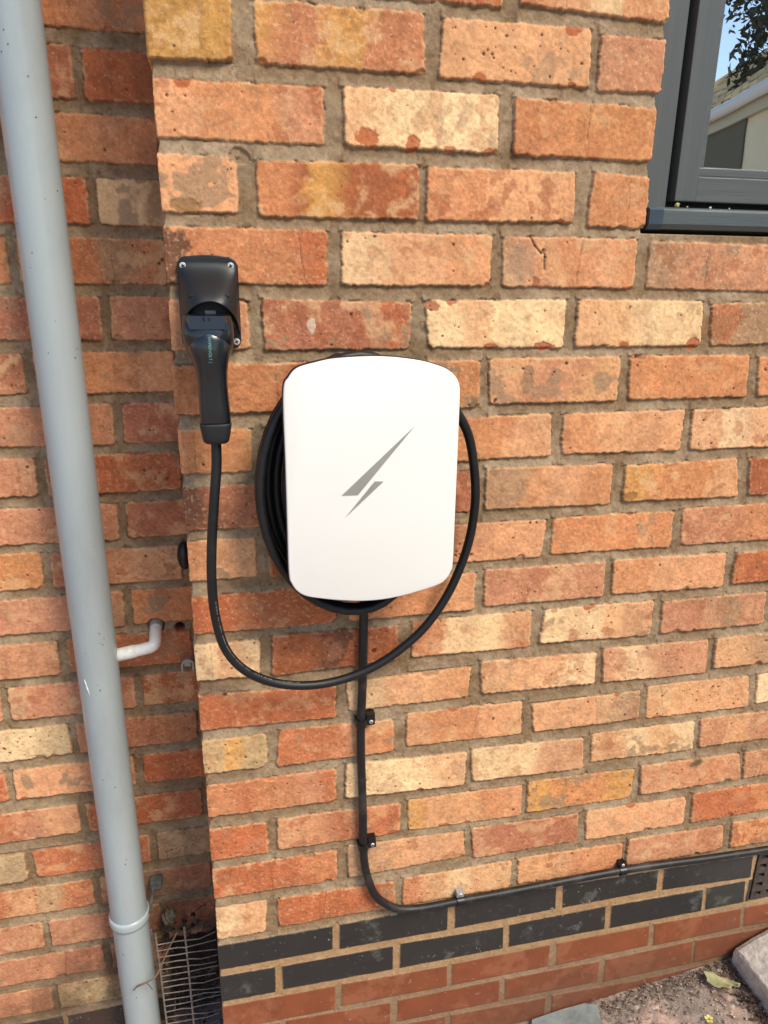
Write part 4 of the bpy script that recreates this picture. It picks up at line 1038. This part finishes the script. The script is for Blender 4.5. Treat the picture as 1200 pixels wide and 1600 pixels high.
# litter along the wall foot
def litter(name, n, f, rgb, label, sc):
    bm = bmesh.new()
    for _ in range(n):
        x, y = f(); z = gz(x)+random.uniform(.000, .006)
        ang = random.uniform(0, 6.28); l = random.uniform(.25, 1)*sc; d = Vector((math.cos(ang), math.sin(ang)*.7, random.uniform(-.25, .35)))*l
        if random.random() < .6:
            tube(bm, [(x, y, z), Vector((x, y, z))+d*.5+Vector((0, 0, l*.06)), Vector((x, y, z))+d], random.uniform(.0003, .0009), 5)
        else:
            w_ = l*random.uniform(.25, .5); s_ = Vector((-d.y, d.x, 0)).normalized()*w_*.5; c_ = Vector((x, y, z+.001))
            lift = Vector((0, 0, w_*random.uniform(.1, .6)))
            v = [bm.verts.new(c_-d*.5), bm.verts.new(c_+s_+lift), bm.verts.new(c_+d*.5), bm.verts.new(c_-s_+lift*.4)]
            bm.faces.new((v[0], v[1], v[2])); bm.faces.new((v[0], v[2], v[3]))
    return tag(fin(name, bm, mat(name, rgb, rough=.95, noise=.5, nscale=40)), label, 'litter', kind='stuff')
def nearwall(): 
    x = random.uniform(.76, 1.10); return x, -.004-abs(random.gauss(0, .022))-(.02*random.random() if x < .85 else 0)
def nearkerb(): return 1.094-abs(random.gauss(0, .018)), -random.uniform(.005, .2)
litter('leaf_litter', 520, nearwall, (128,108,92), 'crumbled dead leaves and stalks along the wall foot', .017)
litter('dry_stalks', 240, nearkerb, (84,66,54), 'dark stalks gathered against the concrete slab', .026)
litter('pale_crumbs', 330, lambda: (random.uniform(.72, 1.09), -random.uniform(.004, .16)), (188,168,150), 'pale crumbs and chips scattered on the ground', .008)
bm = bmesh.new()
for _ in range(260):
    x = random.uniform(.74, 1.09); y = -random.uniform(.003, .17); t_ = bmesh.new()
    bmesh.ops.create_icosphere(t_, subdivisions=1, radius=random.uniform(.0007, .0032)*random.uniform(.5, 1))
    for v in t_.verts: v.co = Vector((v.co.x*random.uniform(.8, 1.3), v.co.y*random.uniform(.8, 1.2), v.co.z*.7))
    join(bm, t_, Matrix.Translation((x, y, gz(x)+.002)))
tag(fin('gravel_bits', bm, mat('gravel_bits', (176,156,140), rough=.95, noise=.5, nscale=25)), 'small loose stones on the dusty ground', 'gravel', kind='stuff')
# one big curled leaf
bm = bmesh.new(); NL = 16; G = []
for i in range(NL+1):
    u = i/NL; wd = .021*math.sin(math.pi*min(u*1.0, 1)**.6)**.8*(1+.16*math.sin(u*19)); row = []
    for j in range(7):
        v_ = -1+2*j/6; x = 1.018+.058*u+.010*v_*0; y = -.040-.030*u+wd*v_
        z = gz(x)+.010+.008*abs(v_)**1.5+.005*math.sin(u*5+v_)+.004*u
        row.append(bm.verts.new((x-.25*wd*v_, y, z)))
    G.append(row)
for i in range(NL):
    for j in range(6): bm.faces.new((G[i][j], G[i+1][j], G[i+1][j+1], G[i][j+1]))
lf = fin('dead_leaf', bm, mat('dry_leaf', (168,164,118), rough=.8, noise=.22, nscale=60, dirt=(128,112,80), dscale=30), None, True)
so = lf.modifiers.new('thick', 'SOLIDIFY'); so.thickness = .0006
tag(lf, 'curled pale green dead leaf lying between the wall and the concrete slab', 'leaf')
bm = bmesh.new()
for k in range(5):
    a = k*1.256; c_ = Vector((.9766, -.1087, gz(.9766)+.006)); d = Vector((math.cos(a), math.sin(a), .25))
    s_ = Vector((-math.sin(a), math.cos(a), 0))*.0035
    v = [bm.verts.new(c_+d*.0015), bm.verts.new(c_+d*.006+s_), bm.verts.new(c_+d*.0095), bm.verts.new(c_+d*.006-s_)]
    bm.faces.new(v)
fl = fin('fallen_flower', bm, mat('petal_yellow', (226,212,120), rough=.7, noise=.15)); so = fl.modifiers.new('thick', 'SOLIDIFY'); so.thickness = .0008
tag(fl, 'tiny fallen yellow flower on the ground at the bottom edge', 'flower')

# ------------------------------------------------------------------ what the window mirrors: a neighbour's house and a tree behind the viewer
D = Vector((.2421, -.9702, 0)); Nn = Vector((.9702, .2421, 0)); P0 = Vector((4.0074, -4.6577, .80))
def hp(a, b_, z): v = P0+D*a+Nn*b_; return Vector((v.x, v.y, z))
ho = empty('neighbour_house', hp(0, 2, -2)); tag(ho, 'neighbour house with tiled roof and white gutter, mirrored in the window glass', 'house')
def quadbox(bm, a0, a1, b0, b1, z0, z1):
    V_ = [bm.verts.new(hp(a, b_, z)) for z in (z0, z1) for a, b_ in ((a0, b0), (a1, b0), (a1, b1), (a0, b1))]
    for f in ((0, 3, 2, 1), (4, 5, 6, 7), (0, 1, 5, 4), (1, 2, 6, 5), (2, 3, 7, 6), (3, 0, 4, 7)): bm.faces.new([V_[i] for i in f])
bm = bmesh.new(); quadbox(bm, -1.9, 7, .06, 3.6, -2.2, .80); fin('wall', bm, mat('cream_render', (236,226,192), rough=.9, noise=.06, nscale=3, bump=.004, bscale=60), ho)
bm = bmesh.new(); quadbox(bm, -.62, .9, .045, .07, -1.4, .70); fin('window', bm, mat('dark_pane', (88,84,60), rough=.7), ho)
bm = bmesh.new(); quadbox(bm, -2.2, 7.2, .02, .055, .70, .80); fin('fascia', bm, mat('fascia_white', (190,186,160), rough=.6), ho)
bm = bmesh.new(); tube(bm, [hp(-2.25, -.02, .815), hp(7.25, -.02, .815)], .042, 16); fin('gutter', bm, mat('gutter_white', (236,240,238), rough=.3), ho, True)
bm = bmesh.new(); tl = math.tan(math.radians(35)); pit = 1.45
NR = 9
for r_ in range(NR):
    b0 = .0+pit*r_/NR; b1 = b0+pit/NR+.03; z0 = .84+tl*b0+.045; z1 = .84+tl*b1+.005
    na = 60
    for k in range(na):
        a0 = -2.25+9.5*k/na+(r_ % 2)*.08; a1 = a0+9.5/na-.006; dz = random.uniform(-.006, .012)
        V_ = [bm.verts.new(v) for v in (hp(a0, b0, z0+dz), hp(a1, b0, z0+dz), hp(a1, b1, z1+dz), hp(a0, b1, z1+dz), hp(a0, b0, z0-.035+dz), hp(a1, b0, z0-.035+dz))]
        bm.faces.new(V_[:4]); bm.faces.new((V_[4], V_[5], V_[1], V_[0]))
tube(bm, [hp(-2.25, pit+.02, .84+tl*pit+.03), hp(7.25, pit+.02, .84+tl*pit+.03)], .07, 10)
fin('roof', bm, mat('clay_tiles', (222,200,160), rough=.9, noise=.35, nscale=5, dirt=(170,160,110), dscale=4, damt=.6), ho)
# far slope and gable so the roof is solid
bm = bmesh.new()
V_ = [bm.verts.new(v) for v in (hp(-2.2, 0.02, .83), hp(-2.2, pit, .83+tl*pit), hp(-2.2, 3.9, .55), hp(7.2, 0.02, .83), hp(7.2, pit, .83+tl*pit), hp(7.2, 3.9, .55))]
for f in ((0, 1, 2), (3, 5, 4), (1, 4, 5, 2), (0, 2, 5, 3), (0, 3, 4, 1)): bm.faces.new([V_[i] for i in f])
fin('roof_underside', bm, mat('roof_felt', (96,80,62), rough=.9), ho)

tr = empty('garden_tree', (7.6, -8.4, -2.0)); tag(tr, 'dark leafy tree hanging over the neighbour roof, mirrored in the window glass', 'tree')
bm = bmesh.new()
tube(bm, catmull([(7.6, -8.4, -2.05), (7.5, -8.2, 0), (7.1, -7.7, 2.2), (6.7, -7.2, 3.9)], 6), [.22-.007*i for i in range(19)], 12)
ends = []
for k in range(26):
    a = random.uniform(0, 6.28); s0 = Vector((7.1+random.uniform(-.5, .1), -7.6+random.uniform(-.1, .6), random.uniform(2.55, 3.7)))
    e = s0+Vector((math.cos(a)*1.5-.7, math.sin(a)*1.3+.6, random.uniform(-.1, 1.2)))
    tube(bm, catmull([s0, (s0+e)/2+Vector((0, 0, .2)), e], 4), [.045, .04, .034, .03, .024, .019, .014, .010, .006], 6); ends.append((s0, e))
fin('trunk', bm, mat('bark', (84,68,54), rough=.95, noise=.3, nscale=12), tr)
n = 26000; r2 = np.random.default_rng(3)
ei = r2.integers(0, len(ends), n); tt = r2.random(n)**.6
S0 = np.array([list(e[0]) for e in ends])[ei]; E0 = np.array([list(e[1]) for e in ends])[ei]
ctr = S0+(E0-S0)*tt[:, None]+r2.normal(0, .17, (n, 3))
# a drooping spray reaching towards the roof ridge
hang = r2.random(n) < .022
tipA = np.array([5.45, -5.85, 2.35]); tipB = np.array([4.62, -5.12, 1.22])
th_ = r2.random(n)[:, None]
ctr = np.where(hang[:, None], tipA+(tipB-tipA)*th_+r2.normal(0, 1, (n, 3))*(.16-.09*th_), ctr)
d1 = r2.normal(0, 1, (n, 3)); d1 /= np.linalg.norm(d1, axis=1)[:, None]
d2 = np.cross(d1, r2.normal(0, 1, (n, 3))); d2 /= np.linalg.norm(d2, axis=1)[:, None]
ln_ = r2.uniform(.035, .07, (n, 1)); Vt = np.stack([ctr-d1*ln_, ctr+d2*ln_*.42, ctr+d1*ln_, ctr-d2*ln_*.42], 1).reshape(-1, 3)
me = bpy.data.meshes.new('crown'); me.from_pydata(Vt.tolist(), [], [(4*i, 4*i+1, 4*i+2, 4*i+3) for i in range(n)])
link('crown', me, mat('leaf_green', (52,58,34), rough=.6, noise=.4, nscale=2), tr)

S.render.engine = 'CYCLES'
S.cycles.max_bounces = 8; S.cycles.use_denoising = True
